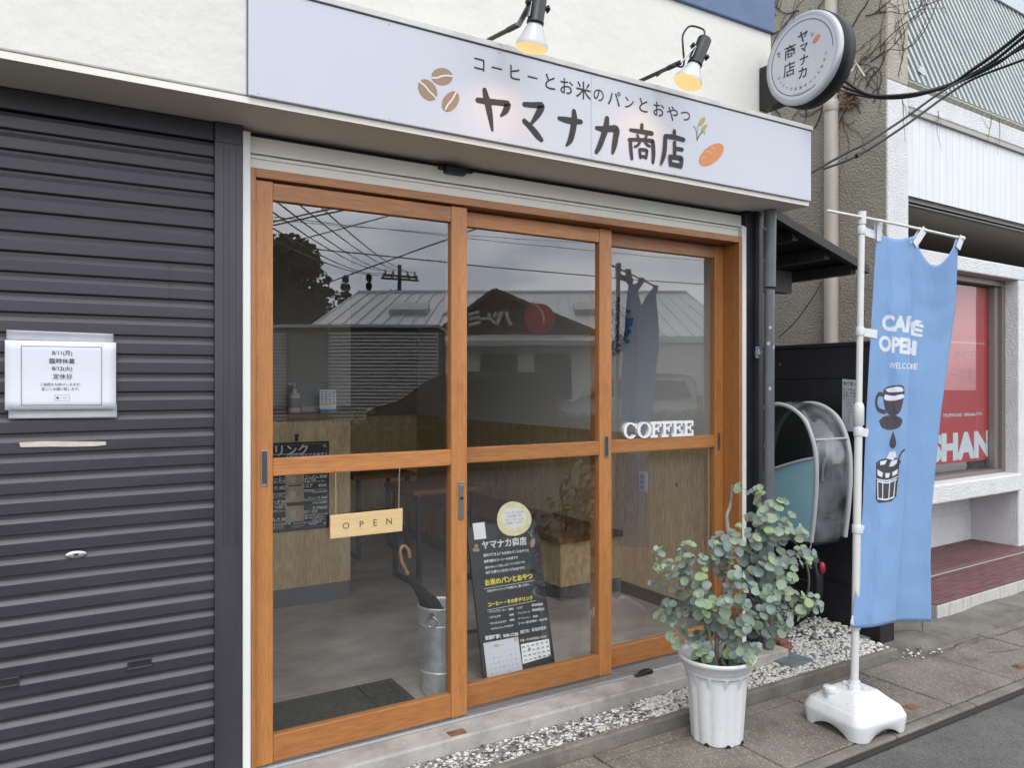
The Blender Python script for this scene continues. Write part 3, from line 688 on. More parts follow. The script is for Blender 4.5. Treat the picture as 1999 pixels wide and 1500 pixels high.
# ------------------------------------------------------------------ ground
slab = M('pavement_slab', (.150, .134, .110), .9, (.235, .212, .178), ns=3.2, bump=.5, bs=150, bdist=.004, detail=9)
add_speckle(slab, [(.36, .33, .28), (.055, .05, .045), (.28, .22, .15)], [105, 120, 90], [.72, .7, .8], .65)
kerbm = M('kerb_concrete', (.15, .138, .115), .9, (.235, .215, .18), ns=5, bump=.4, bs=120, bdist=.004, detail=8)
add_speckle(kerbm, [(.07, .065, .055)], [130], [.8], .6)
asph = M('asphalt', (.078, .074, .070), .92, (.120, .114, .108), ns=2.2, bump=.7, bs=170, bdist=.006, detail=9)
add_speckle(asph, [(.20, .19, .18), (.02, .02, .02)], [150, 130], [.8, .75], .75)
oldcon = M('old_concrete', (.115, .105, .088), .9, (.21, .195, .165), ns=4, bump=.5, bs=60, bdist=.008, detail=10)
dirt = M('joint_dirt', (.028, .025, .02), .95)
mortar = M('pebble_mortar', (.20, .19, .175), .9, (.28, .27, .25), ns=10, bump=.3, bs=100)
lot = M('parking_asphalt', (.06, .06, .06), .9, (.10, .10, .098), ns=1.2, bump=.2, bs=60)

b = MB()
b.quad((-150, -.872, -.020), (150, -.872, -.020), (150, -7.2, -.020), (-150, -7.2, -.020)); tag(b.build('road', asph), kind='structure')
b = MB(); b.quad((-200, 60, -.06), (200, 60, -.06), (200, -160, -.06), (-200, -160, -.06)); tag(b.build('ground', lot), kind='structure')
b = MB(); b.quad((-60, -.34, -.012), (60, -.34, -.012), (60, -.90, -.012), (-60, -.90, -.012)); tag(b.build('pavement_bed', dirt), kind='structure')
# paving slabs: two rows, joints 6 mm
rnd = random.Random(3)
b = MB()
xs = [2.385 + .5555 * k for k in range(-9, 16)]
for i in range(len(xs) - 1):
    x0, x1 = xs[i], xs[i + 1]
    if 2.38 < x0 < 2.40: pass
    dz = rnd.uniform(-.0025, .0025)
    g = .004
    b.box(x0 + g, x1 - g, -.812, -.418, -.03, .0 + dz)
    b.box(x0 + g, x1 - g, -.4095, -.345, -.03, -.002 + rnd.uniform(-.002, .002))
o = tag(b.build('pavement', slab, bevel=.005, seg=2), kind='structure')
b = MB(); xx = -6.0
while xx < 12:
    b.box(xx + .003, xx + .597, -.868, -.8185, -.05, rnd.uniform(-.004, -.001)); xx += .6
tag(b.build('kerb', kerbm, bevel=.008), kind='structure')
b = MB(); b.box(-6, 3.845, -.3385, -.302, -.05, .052); tag(b.build('bed_edging', kerbm, bevel=.007), kind='structure')
b = MB(); b.box(-6, 3.84, -.3015, -.1325, -.05, .040); b.box(3.262, 3.915, -.1320, 2.6, -.05, .040); tag(b.build('pebble_bed', mortar), kind='structure')
# worn concrete beyond the pebbles, in front of the neighbour
P = []
for j in range(25):
    row = []
    for i in range(61):
        x = 3.846 + i * (9 - 3.846) / 60; y = -.338 + j * (1.2 + .338) / 24
        n_ = mnoise.noise(Vector((x * 2.2, y * 2.2, 0))) * .016 + mnoise.noise(Vector((x * 7, y * 7, 3))) * .006
        row.append((x, y, .004 + n_ + .018 * max(0, min(1, (y + .3) * 1.2))) if j else (x, -.344, -.03))
    P.append(row)
b = MB(); b.grid(P); tag(b.build('forecourt', oldcon), kind='structure')
# cracks in it: thin dark sunken strips
b = MB()
def crack(pts, wd):
    q = [onZ(x, y, .014) for x, y in pts]; q = smooth_path(q, 6)
    q = [Vector((p.x + rnd.uniform(-.006, .006), p.y + rnd.uniform(-.006, .006), 0)) for p in q]
    for i, p in enumerate(q):
        n_ = mnoise.noise(Vector((p.x * 2.2, p.y * 2.2, 0))) * .016 + mnoise.noise(Vector((p.x * 7, p.y * 7, 3))) * .006
        p.z = .0075 + n_ + .018 * max(0, min(1, (p.y + .3) * 1.2))
    stroke(b, q, [wd * rnd.uniform(.5, 1.4) for _ in q], (0, 0, 1))
crack([(1745, 1236), (1790, 1232), (1803, 1238), (1880, 1255), (1925, 1245)], .004)
crack([(1730, 1285), (1780, 1287), (1840, 1270), (1900, 1247), (1960, 1235), (1999, 1220)], .005)
crack([(1803, 1215), (1800, 1236)], .004)
crack([(1880, 1255), (1930, 1270), (1999, 1262)], .003)
tag(b.build('pavement_crack', dirt, recalc=False), kind='structure')
for m_, d_ in ((slab, (.70, .68, .66)), (kerbm, (.68, .66, .62)), (asph, (.78, .77, .76)), (oldcon, (.66, .64, .60)), (concrete, (.72, .70, .67))): add_stain(m_, 2.3, .36, d_); add_stain(m_, 11.0, .33, (.80, .79, .77))
b = MB(); rl = random.Random(6)
for _ in range(70):
    x = rl.uniform(1.6, 4.2); y = rl.choice((-.342, -.414, -.815, -.87)) + rl.gauss(0, .012); r_ = rl.uniform(.003, .009); a = rl.uniform(0, 3.14)
    q0 = Vector((x, y, .0035)); d1_ = Vector((math.cos(a), math.sin(a), .1)) * r_; d2_ = Vector((-math.sin(a), math.cos(a), .2)) * r_ * .45
    b.add([q0 - d1_, q0 + d2_, q0 + d1_, q0 - d2_], [(0, 1, 2, 3)], False)
tag(b.build('leaf_litter', M('litter', (.14, .10, .055), .9, (.22, .17, .10), ns=40), recalc=False), 'scraps of dry leaf caught in the pavement joints', 'leaf litter', kind='stuff')
# iron covers in the pavement
for (x, y), lab in (((1779, 1381), 'small rusty iron cover in the pavement beside the white flag base'), ((1990, 1301), 'small rusty iron cover in the pavement at the right, near the brick terrace')):
    p = onZ(x, y, .002); b = MB(); b.box(p.x - .032, p.x + .032, p.y - .024, p.y + .024, -.01, .0035); b.box(p.x - .02, p.x + .02, p.y - .010, p.y + .012, .0036, .0065)
    tag(b.build('pavement_cover', rust, bevel=.002), lab, 'cover', 'iron covers in the pavement')
# crumbs of gravel and a dry leaf along the joints
peb = [M('pebble_white', (.62, .60, .56), .7, (.74, .72, .68), ns=30), M('pebble_cream', (.48, .44, .37), .75, (.6, .56, .5), ns=30), M('pebble_grey', (.15, .155, .16), .7, (.24, .24, .24), ns=30), M('pebble_dark', (.035, .036, .04), .65, (.07, .07, .07), ns=30), M('pebble_brown', (.20, .15, .11), .8)]
b = MB()
def rrot(): return Matrix.Rotation(random.uniform(0, 6.28), 3, 'Z') @ Matrix.Rotation(random.uniform(-.5, .5), 3, 'X')
def pebbles(x0, x1, y0, y1, n, zbase, zr, wts, s0, s1, dens=None):
    for _ in range(n):
        x = random.uniform(x0, x1); y = random.uniform(y0, y1)
        if dens and random.random() > dens(x, y): continue
        s = random.uniform(s0, s1) * (1 if random.random() < .8 else 1.35)
        b.m(random.choices(range(5), wts)[0])
        b.ico((x, y, zbase + random.uniform(0, zr)), s * random.uniform(.9, 1.4), s * random.uniform(.75, 1.05), s * random.uniform(.45, .7), rrot(), 1, .12)
pebbles(.6, 2.55, -.298, -.137, 3300, .037, .003, (38, 14, 22, 22, 4), .0045, .0095)
pebbles(2.2, 3.25, -.298, -.137, 2500, .039, .010, (66, 18, 8, 5, 3), .005, .0105)
pebbles(3.25, 3.84, -.298, .05, 3000, .039, .012, (66, 18, 8, 5, 3), .006, .0115)
pebbles(3.27, 3.91, .05, 1.2, 2400, .042, .022, (66, 18, 8, 5, 3), .007, .0135)
pebbles(3.6, 3.9, -.05, .55, 900, .055, .022, (70, 18, 6, 3, 3), .008, .014)
pebbles(3.86, 4.15, -.42, -.3, 26, .006, .003, (60, 18, 10, 8, 4), .004, .009)
tag(b.build('pebbles', peb, recalc=False), 'loose white and grey pebbles along the foot of the shop', 'pebbles', kind='stuff')
# brick and meter lid lying in the pebbles
p = onZ(1522, 1268, .06)
b = MB(); b.obox((p.x, p.y, .068), (.055, .012, 0), (-.01, .045, 0), (0, 0, .024)); b.obox((p.x + .0, p.y + .0, .105), (.035, .0, 0), (0, .035, 0), (0, 0, .012))
tag(b.build('brick', M('red_brick', (.20, .075, .045), .85, (.28, .115, .075), ns=14, bump=.4, bs=60), bevel=.006), 'broken red brick lying on the white pebbles behind the plant pot', 'brick')
p = onZ(1548, 1288, .06)
b = MB(); b.obox((p.x, p.y, .052), (.085, .01, 0), (-.008, .06, 0), (0, 0, .008))
for k in range(5): b.obox((p.x, p.y - .04 + .02 * k, .0612), (.07, .008, 0), (0, .005, 0), (0, 0, .0012))
tag(b.build('meter_lid', M('meter_lid', (.13, .165, .16), .6, (.19, .22, .21), ns=20), bevel=.002), 'flat grey green meter lid set among the white pebbles', 'meter lid')

# ------------------------------------------------------------------ potted eucalyptus
pc = Vector((2.353, -.491, 0))
pt = thing('potted_plant', 'eucalyptus bush with round grey green leaves in a fluted white plastic pot', 'potted plant', tuple(pc))
potm = M('pot_plastic', (.70, .71, .72), .42, (.74, .745, .75), ns=5); add_stain(potm, 7, .30, (.86, .83, .78), (1, 1, .5)); add_speckle(potm, [(.42, .38, .32)], [90], [.975], .5)
RB, RT, PH = .104, .150, .345
b = MB(); nseg = 96; rows = []
for j in range(22):
    v = j / 21; z = .004 + v * (PH - .05 - .004)
    row = []
    for i in range(nseg):
        th = 2 * PI * i / nseg
        base = RB + (RT - .022 - RB) * (z / PH)
        ph_ = (th * 12 / (2 * PI)) % 1.0 - .5
        flute = math.cos(ph_ * PI)
        top = PH - .068 - .026 * (1 - math.sqrt(max(0, 1 - (2 * ph_) ** 2)))   # arched head of every flute
        t_ = max(0, min(1, (top - z) / .006 + .5))
        r_ = base + .006 * (1 - t_) - t_ * (.0015 + .004 * (1 - flute))
        r_ = base * 1.0 + (.007 * (1 - t_)) + t_ * (-.001 - .0055 * (1 - flute))
        row.append(pc + Vector((r_ * math.cos(th), r_ * math.sin(th), z)))
    row.append(row[0]); rows.append(row)
b.grid(rows)
b.lathe([(RT - .016, PH - .052), (RT - .010, PH - .046), (RT - .004, PH - .020), (RT + .005, PH - .016), (RT + .006, PH - .004), (RT + .003, PH), (RT - .006, PH - .001), (RT - .012, PH - .02), (RT - .022, PH - .07), (.0, PH - .072)], pc, 96)
pot = b.build('pot', potm, pt, recalc=False)
for th in (-1.95, -1.2, -2.75, -.3):
    b = MB(); d = Vector((math.cos(th), math.sin(th), 0)); b.lathe([(.0, 0), (.011, .0005), (.011, .004)], pc + d * (RB + .0015) + Vector((0, 0, .004)), 14, d)
    b.build('drain_hole', M('hole_dark', (.02, .02, .02), .9) if 'hole_dark' not in MATS else MATS['hole_dark'], pot)
b = MB(); b.lathe([(.0, PH - .058), (RT - .02, PH - .062)], pc, 40)
for _ in range(500):
    a, r_ = random.uniform(0, 6.28), (RT - .03) * math.sqrt(random.random()); b.ico(pc + Vector((r_ * math.cos(a), r_ * math.sin(a), PH - .06)), .007, .007, .006, None, 1, .25)
b.build('soil', M('soil', (.035, .028, .018), .95, (.07, .055, .03), ns=50, bump=.5, bs=120), pt)
b = MB()
for _ in range(420):
    a, r_ = random.uniform(2.6, 5.0), .03 + .085 * random.random(); b.ico(pc + Vector((r_ * math.cos(a), r_ * math.sin(a), PH - .054)), .006, .006, .008, None, 1, .3)
b.build('moss', M('moss', (.10, .115, .02), .95, (.18, .16, .03), ns=60), pt)
bark = M('bark', (.17, .13, .10), .8, (.30, .25, .21), ns=30, stretch=(1, 1, .3)); twig = M('twig', (.24, .16, .12), .7, (.33, .26, .2), ns=20)
leafA = M('leaf_bluegreen', (.140, .195, .168), .55, (.21, .275, .24), ns=9); leafB = M('leaf_green', (.16, .225, .15), .5, (.225, .30, .195), ns=9); leafC = M('leaf_lime', (.20, .28, .11), .5, (.26, .35, .15), ns=9)
for m_ in (leafA, leafB, leafC):
    bb = m_.node_tree.nodes['Principled BSDF']; bb.inputs['Subsurface Weight'].default_value = 0.0; bb.inputs['Sheen Weight'].default_value = .15
def lp(x, y, dd=0.0):
    """a point near the bush's own depth, dd metres nearer (-) or farther"""
    d0 = 3.155; d = ray(x, y); t = (d0 + dd) / (Vector((d.x, d.y, 0)).dot(Vector((_s, _c, 0)))); return ORG + d * t
stems = MB(); trunk = MB(); leaves = MB()
def trunk_path(pts, r0, r1, mb):
    p = smooth_path(pts, 6); n = len(p); mb.tube(p, [r0 + (r1 - r0) * i / (n - 1) for i in range(n)], 8); return p
base = pc + Vector((0, 0, PH - .065))
main = trunk_path([base, lp(1401, 1240, 0), lp(1412, 1160, .0), lp(1424, 1090, .0), lp(1421, 1035, -.03)], .0095, .0090, trunk)
trunk_path([lp(1421, 1037, -.03), lp(1419, 1008, -.02), lp(1426, 985, .015), lp(1429, 948, .01)], .0095, .0050, trunk)
second = trunk_path([base + Vector((.03, .01, 0)), lp(1425, 1230, .03), lp(1450, 1160, .05), lp(1475, 1080, .06), lp(1490, 1010, .06)], .006, .003, trunk)
third = trunk_path([base + Vector((-.02, -.02, 0)), lp(1385, 1235, -.04), lp(1372, 1180, -.06), lp(1350, 1130, -.07)], .005, .003, trunk)
def leaf(c, nrm, size, mat):
    nrm = Vector(nrm).normalized(); a = nrm.orthogonal().normalized(); a = Matrix.Rotation(random.uniform(0, 6.28), 3, nrm) @ a; cup_ = random.uniform(-.1, .42); bb_ = nrm.cross(a)
    n = 12; vs = [c - nrm * size * .10]; asp = random.uniform(.84, 1.0)
    for i in range(n):
        t = 2 * PI * i / n; r_ = size * (1 + .04 * math.cos(3 * t))
        rx = r_ * math.cos(t); ry = r_ * asp * math.sin(t)
        vs.append(c + a * rx + bb_ * ry + nrm * (cup_ * size * (abs(math.sin(t)) ** 1.5) - .05 * size * math.cos(t)))
    leaves.m(mat).add(vs, [(0, 1 + i, 1 + (i + 1) % n) for i in range(n)], True)
def twigwith(p0, p1, droop, n_pair, s0, s1, lime=.1):
    p0, p1 = Vector(p0), Vector(p1); mid = (p0 + p1) / 2 + Vector((random.uniform(-.015, .015), random.uniform(-.015, .015), droop))
    pts = smooth_path([p0, mid, p1], 6); n = len(pts)
    stems.tube(pts, [.0021 - .0012 * i / (n - 1) for i in range(n)], 5)
    for k in range(n_pair):
        f = .22 + .78 * k / max(1, n_pair - 1); i = min(n - 2, int(f * (n - 1))); q = pts[i].lerp(pts[i + 1], f * (n - 1) - i); d = (pts[min(i + 1, n - 1)] - pts[max(i - 1, 0)]).normalized()
        o_ = d.orthogonal().normalized(); o_ = Matrix.Rotation(k * PI / 2 + random.uniform(-.4, .4), 3, d) @ o_
        sz = (s0 + (s1 - s0) * (1 - abs(f - .45))) * random.uniform(.55, 1.15)
        for sgn in (-1, 1):
            if random.random() < .11: continue
            out = (o_ * sgn + d * .35 + Vector((0, 0, random.uniform(-.2, .35)))).normalized()
            c = q + out * (sz * 1.08)
            tocam = (ORG - c).normalized()
            nr = (d * .55 + tocam * random.uniform(.1, 1.0) + Vector((random.uniform(-.5, .5), random.uniform(-.5, .5), random.uniform(-.1, .8)))).normalized()
            r_ = random.random(); ml = 2 if r_ < lime * (1.8 if f > .75 else .5) else (1 if r_ < .42 + .2 * f else 0)
            leaf(c, nr, sz, ml)
            stems.tube([q, q + out * sz * .3], .0008, 4, False)
    # tip leaf
    leaf(p1 + (p1 - mid).normalized() * s0 * .7, (ORG - p1).normalized() + Vector((random.uniform(-.4, .4), 0, .3)), s0 * .8, 2 if random.random() < lime * 3 else 1)
rb = random.Random(11); random.seed(21)
# (source path, fraction, tip pixel, tip depth offset)
TIPS = [
 (third, .9, (1285, 1075), -.05), (third, 1.0, (1300, 1110), -.10), (third, .8, (1275, 1140), -.02), (third, .6, (1285, 1205), -.06), (third, .5, (1300, 1180), .04),
 (third, .9, (1330, 1080), .05), (third, 1.0, (1345, 1065), -.1), (third, .3, (1318, 1250), -.10), (third, .3, (1345, 1240), .03), (third, .7, (1370, 1090), -.12),
 (main, .55, (1400, 1065), -.05), (main, .6, (1440, 1060), -.10), (main, .9, (1402, 1050), .06), (main, .95, (1440, 1030), -.02), (main, .7, (1385, 1105), .10), (main, .45, (1440, 1120), -.14),
 (main, .3, (1365, 1165), -.15), (main, .4, (1470, 1150), -.14), (main, .25, (1420, 1175), -.18), (main, .2, (1455, 1220), -.14), (main, .25, (1380, 1225), .14), (main, .5, (1460, 1090), .12),
 (main, .2, (1500, 1190), -.10), (main, .12, (1478, 1262), -.12), (main, .12, (1360, 1265), -.12), (main, .35, (1340, 1120), .08),
 (second, .98, (1478, 958), .02), (second, .95, (1505, 985), .0), (second, .9, (1528, 980), .06), (second, .85, (1545, 1010), -.03), (second, .9, (1462, 1012), .1), (second, .75, (1560, 1040), .05),
 (second, .8, (1570, 1045), .0), (second, .7, (1585, 1085), .05), (second, .65, (1575, 1100), -.06), (second, .6, (1555, 1080), .12), (second, .5, (1590, 1165), -.02), (second, .45, (1598, 1185), -.05),
 (second, .4, (1560, 1200), .03), (second, .35, (1535, 1230), -.05), (second, .6, (1510, 1100), -.08), (second, .5, (1530, 1150), -.10), (second, .7, (1475, 1050), -.05), (second, .8, (1510, 1040), -.06),
 (second, .3, (1500, 1250), .05), (second, .4, (1470, 1180), .12), (second, .55, (1545, 1130), .08), (second, .25, (1470, 1275), -.02), (second, .9, (1490, 1000), -.08), (second, .6, (1450, 1075), .05)]
for src, f, (x, y), dd in TIPS:
    p0 = src[min(len(src) - 1, int(f * (len(src) - 1)))]; p1 = lp(x, y, dd)
    ln = (p1 - p0).length
    twigwith(p0, p1, random.uniform(-.02, .035), max(3, int(ln / .030)), .0155, .0240, .07)
    if ln > .12 and random.random() < .62:
        m_ = p0.lerp(p1, .5); q = m_ + (p1 - p0) * .35 + Vector((random.uniform(-.06, .06), random.uniform(-.06, .06), random.uniform(-.05, .06)))
        twigwith(m_, q, .01, 3, .014, .0215, .09)
trunk.build('trunk', bark, pt); stems.build('twigs', twig, pt); leaves.build('foliage', [leafA, leafB, leafC], pt, recalc=False)

# ------------------------------------------------------------------ banner flag on its water base
FB = Vector((2.945, -.708, 0)); FR = R(-4)
fl = thing('banner_flag', 'tall sky blue CAFE OPEN banner flag on a white pole and base', 'banner flag', tuple(FB))
basem = M('base_plastic', (.72, .725, .73), .33, (.76, .765, .77), ns=4); add_stain(basem, 5, .30, (.87, .85, .80)); add_speckle(basem, [(.40, .37, .32)], [80], [.975], .5)
def rrect(hx, hy, r_, n=6):
    o = []
    for cx, cy, a0 in ((hx - r_, hy - r_, 0), (-hx + r_, hy - r_, 90), (-hx + r_, -hy + r_, 180), (hx - r_, -hy + r_, 270)):
        for k in range(n + 1):
            t = R(a0 + 90 * k / n); o.append((cx + r_ * math.cos(t), cy + r_ * math.sin(t)))
    # extra points along each straight side so that the feet can arch
    out = []
    m_ = len(o)
    for i in range(m_):
        a_, b_ = o[i], o[(i + 1) % m_]; d_ = math.hypot(b_[0] - a_[0], b_[1] - a_[1]); k = max(1, int(d_ / .012))
        for j in range(k): out.append((a_[0] + (b_[0] - a_[0]) * j / k, a_[1] + (b_[1] - a_[1]) * j / k))
    return out
HX, HY = .158, .152
ref = rrect(HX, HY, .045); mrot = Matrix.Rotation(FR, 3, 'Z')
levels = [(.0, .955), (.010, .965), (.058, 1.0), (.064, 1.0), (.070, .992), (.098, .90), (.103, .87), (.1035, .845), (.1065, .835), (.120, .72), (.145, .53), (.154, .47), (.157, .40)]
b = MB(); rows = []
for z, s_ in levels:
    row = []
    for (x, y) in ref:
        zz = z
        ux_ = x / HX; uy_ = y / HY
        if z < .05:
            arch = 0
            if abs(uy_) > .9 and abs(ux_) < .62: arch = .034 * (1 - (abs(ux_) / .62) ** 2)
            if abs(ux_) > .9 and abs(uy_) < .62: arch = max(arch, .034 * (1 - (abs(uy_) / .62) ** 2))
            zz = max(z, arch + z * .1)
        row.append(FB + mrot @ Vector((x * s_, y * s_, zz)))
    row.append(row[0]); rows.append(row)
b.grid(rows)
nn = len(ref); top = rows[-1]; b.add(top[:-1], [tuple(range(nn))], True)
bs = b.build('base', basem, fl, recalc=False)
b = MB(); b.lathe([(.030, .0), (.030, .012), (.024, .014), (.024, .03), (.0, .03)], FB + Vector((0, 0, .157)), 8); 
for k in range(4):
    a = k * PI / 2 + .3; b.obox(FB + Vector((.034 * math.cos(a), .034 * math.sin(a), .166)), (.012 * math.cos(a), .012 * math.sin(a), 0), (-.008 * math.sin(a), .008 * math.cos(a), 0), (0, 0, .009))
b.build('pole_socket', M('clear_plastic', (.66, .68, .70), .2), bs, bevel=.002)
cp = FB + mrot @ Vector((-.10, .045, .118))
b = MB(); b.lathe([(.020, 0), (.020, .022), (.026, .024), (.026, .044), (.022, .047), (.0, .047)], cp, 20); b.build('filler_cap', basem, bs, bevel=.001)
polem = M('pole_white', (.70, .70, .68), .35)
PT = Vector((2.990, -.712, 2.185)); PB = FB + Vector((0, 0, .165))
def onpole(y):
    f = (1415 - y) / (1415 - 418.0); z = CH - 0; 
    # invert projection roughly
    best = min((abs((750 - FPX * ((PB.lerp(PT, t).z - CH)) / ((PB.lerp(PT, t) - ORG).dot(Vector((_s, _c, 0))))) - y), t) for t in [i / 400 for i in range(401)])
    return PB.lerp(PT, best[1])
b = MB(); b.tube([PB, onpole(812)], .0165, 16); b.build('lower_pole', polem, fl)
b = MB(); b.tube([onpole(812), PT], .0135, 16); b.tube([PT - Vector((0, 0, .05)), PT + Vector((0, 0, .004))], .0175, 16); b.build('upper_pole', polem, fl)
b = MB(); q = onpole(808); b.lathe([(.0165, -.05), (.0215, -.045), (.022, .03), (.018, .045), (.0135, .05)], q, 20); b.build('pole_joint', polem, fl)
BL, BR = Vector((2.795, -.735, 2.198)), Vector((3.735, -.765, 2.142))
BL = onY(1615, 411, -.665); BR = onY(1880, 466, -.885)
b = MB(); b.tube(smooth_path([BL, (BL + BR) / 2 + Vector((0, 0, .004)), BR], 6), .0058, 10); b.tube([BR - (BR - BL).normalized() * .02, BR + (BR - BL).normalized() * .004], .011, 10); b.build('cross_bar', polem, fl)
# flag cloth: left and right edge in every height, one overlapping fold
flagm = M('flag_blue', (.33, .53, .80), .75, (.355, .56, .83), ns=3, stretch=(1, 1, .4), bump=.04, bs=300, bdist=.002)
ft_ = flagm.node_tree; bbf = ft_.nodes['Principled BSDF']
tl_ = ft_.nodes.new('ShaderNodeBsdfTranslucent'); tl_.inputs[0].default_value = (.42, .63, .90, 1); mxs_ = ft_.nodes.new('ShaderNodeMixShader'); mxs_.inputs[0].default_value = .42
ft_.links.new(bbf.outputs[0], mxs_.inputs[1]); ft_.links.new(tl_.outputs[0], mxs_.inputs[2]); ft_.links.new(mxs_.outputs[0], ft_.nodes['Material Output'].inputs[0])
EL = [(448, 1712), (600, 1703), (800, 1692), (1000, 1684), (1130, 1674), (1200, 1665), (1226, 1664)]
ER = [(448, 1872), (600, 1866), (700, 1852), (800, 1838), (900, 1828), (1000, 1819), (1100, 1817), (1226, 1819)]
FC = [(448, 1788), (600, 1781), (720, 1777), (900, 1771), (1000, 1766), (1226, 1748)]
def interp(T, y):
    if y <= T[0][0]: return T[0][1]
    for (a, xa), (c, xc) in zip(T, T[1:]):
        if y <= c: return xa + (xc - xa) * (y - a) / (c - a)
    return T[-1][1]
def flag_pt(s, v, off=0.0):
    """s 0..1 across the cloth, v 0..1 from top to bottom"""
    ytop = 452 + 16 * s - 0
    sag = 0
    if s > .58: sag = 54 * math.sin(PI * min(1, (s - .58) / .40)) ** .8
    elif s < .55: sag = 10 * math.sin(PI * s / .55)
    ybot = 1226 - 14 * s + 3 * math.sin(s * 7)
    y = ytop + sag * max(0, 1 - v * 3.5) + (ybot - ytop) * v
    xl, xr, xf = interp(EL, y), interp(ER, y), interp(FC, y)
    k = min(1, v * 6) # fold opens near the top
    w_ = .085 * k * max(0, 1 - v * .55)
    s1 = .58; hid = .026 * k
    if s < s1: x = xl + (xf - xl) * (s / s1); dY = 0
    elif s < s1 + hid: f = (s - s1) / max(hid, 1e-6); x = xf - 9 * k * f * max(0, 1 - v * .7); dY = .030 * f * k
    else:
        f = (s - s1 - hid) / (1 - s1 - hid); x0 = xf - 9 * k * max(0, 1 - v * .7); x = x0 + (xr - x0) * f; dY = .030 * k * (1 - f * .55)
    Y = -.722 - .15 * s + dY
    Y += .011 * math.sin(s * 6.0 + v * 2.2) * min(1, .25 + v * 2) + .0035 * math.sin(s * 17 - v * 9 + 1) * (1 - .5 * v)
    Y += .0012 * mnoise.noise(Vector((s * 16 + v * 9, v * 30 - s * 12, 4.3)))
    Y += .05 * v * (s - .3) * (1 if s > .3 else .3)
    Y += -.045 * max(0, s - .62) * max(0, 1 - v * 4) * 2.0 * math.sin(PI * min(1, (s - .62) / .38)) if s > .62 else 0
    Y += .0032 * mnoise.noise(Vector((s * 5, v * 14, 1.3)))
    p = onY(x, y, Y)
    return p
nx_, ny_ = 72, 110
b = MB(); b.grid([[flag_pt(i / nx_, j / ny_) for i in range(nx_ + 1)] for j in range(ny_ + 1)])
cl = b.build('cloth', flagm, fl, solid=.0012, recalc=False)
clip = M('clip_white', (.72, .73, .75), .5)
for s_, xb, in ((.02, 1716), (.555, 1803), (.985, 1876)):
    top = onY(xb, interp([(1615, 411), (1880, 466)], xb) if False else 411 + (xb - 1615) * 55 / 265.0, -.728 - .155 * s_); low = flag_pt(s_, .012)
    d_ = (low - top); 
    b = MB(); b.bar(top + Vector((0, -.008, .006)), low + Vector((0, -.006, -.02)), .034, .002, (0, 1, 0)); b.bar(top + Vector((0, .008, .006)), low + Vector((0, .006, -.02)), .034, .002, (0, 1, 0)); b.bar(top + Vector((-.017, 0, .0075)), top + Vector((.017, 0, .0075)), .016, .002)
    b.build('bar_loop', clip, fl, bevel=.0005)
for yy in (449, 648, 843, 1033, 1221):
    q = onpole(yy); e = flag_pt(.01, max(0.01, min(.985, (yy - 448) / 778.0)))
    b = MB(); r0_ = .0145 if yy < 812 else .0175
    b.lathe([(r0_, -.018), (r0_ + .003, -.017), (r0_ + .003, .017), (r0_, .018)], q, 18); d_ = e - q
    b.bar(q + d_.normalized() * (r0_ + .001), e + d_.normalized() * .03 + Vector((0, -.002, 0)), .004, .036)
    b.build('pole_loop', clip, fl, bevel=.0006)
# art on the flag: 2D in cloth units (a across 0..1, b down 0..1), lifted 1.6 mm
flagwhite = M('flag_white', (.66, .70, .77), .7); flagdark = M('flag_dark', (.055, .042, .05), .7)
def subdivide(vs, fs, mx):
    bm = bmesh.new(); vv = [bm.verts.new((x, y, 0)) for x, y in vs]
    for f in fs:
        try: bm.faces.new([vv[i] for i in f])
        except ValueError: pass
    bmesh.ops.triangulate(bm, faces=bm.faces)
    for _ in range(9):
        es = [e for e in bm.edges if e.calc_length() > mx]
        if not es: break
        bmesh.ops.subdivide_edges(bm, edges=es, cuts=1); bmesh.ops.triangulate(bm, faces=[f for f in bm.faces if len(f.verts) > 3])
    bm.verts.index_update(); r_ = ([(v.co.x, v.co.y) for v in bm.verts], [tuple(v.index for v in f.verts) for f in bm.faces]); bm.free(); return r_
AS = 0.34  # cloth width / height
def put(mb, vs, fs, lift=.0022, mx=.0065):
    lift *= .6
    """vs in cloth units of the height: x = a*AS"""
    v2, f2 = subdivide(vs, fs, mx)
    P = []
    for x, y in v2:
        s_ = x / AS; e = 1e-3
        p = flag_pt(min(1, max(0, s_)), y); q1 = flag_pt(min(1, s_ + e), y) - flag_pt(max(0, s_ - e), y); q2 = flag_pt(s_, min(1, y + e)) - flag_pt(s_, max(0, y - e))
        n_ = q2.cross(q1); n_.normalize()
        P.append(p + n_ * lift)
    mb.add(P, f2, False)
def ftext(mb, body, a, y, h, w_=None, bold=.03, shear=0.0, rot=0.0, arc=0):
    vs, fs = text_mesh(body, bold)
    x0 = min(v[0] for v in vs); x1 = max(v[0] for v in vs); y0 = min(v[1] for v in vs); y1 = max(v[1] for v in vs)
    k = h / (y1 - y0); kx = k if not w_ else w_ * AS / (x1 - x0)
    put(mb, [(a * AS + (v[0] - (x0 + x1) / 2) * kx + shear * (v[1] - (y0 + y1) / 2) * k, y - (v[1] - (y0 + y1) / 2) * k - arc * ((v[0] - (x0 + x1) / 2) / (x1 - x0)) ** 2 * -4 + rot * (v[0] - (x0 + x1) / 2) * kx) for v in vs], fs)
def ribbon(mb, pts, wd, lift=.0026, close=False):
    tmp = MB(); P = smooth_path([Vector((x * AS, y, 0)) for x, y in pts], 6); stroke(tmp, P, wd, (0, 0, 1)); put(mb, [(v.x, v.y) for v in tmp.v], tmp.f, lift)
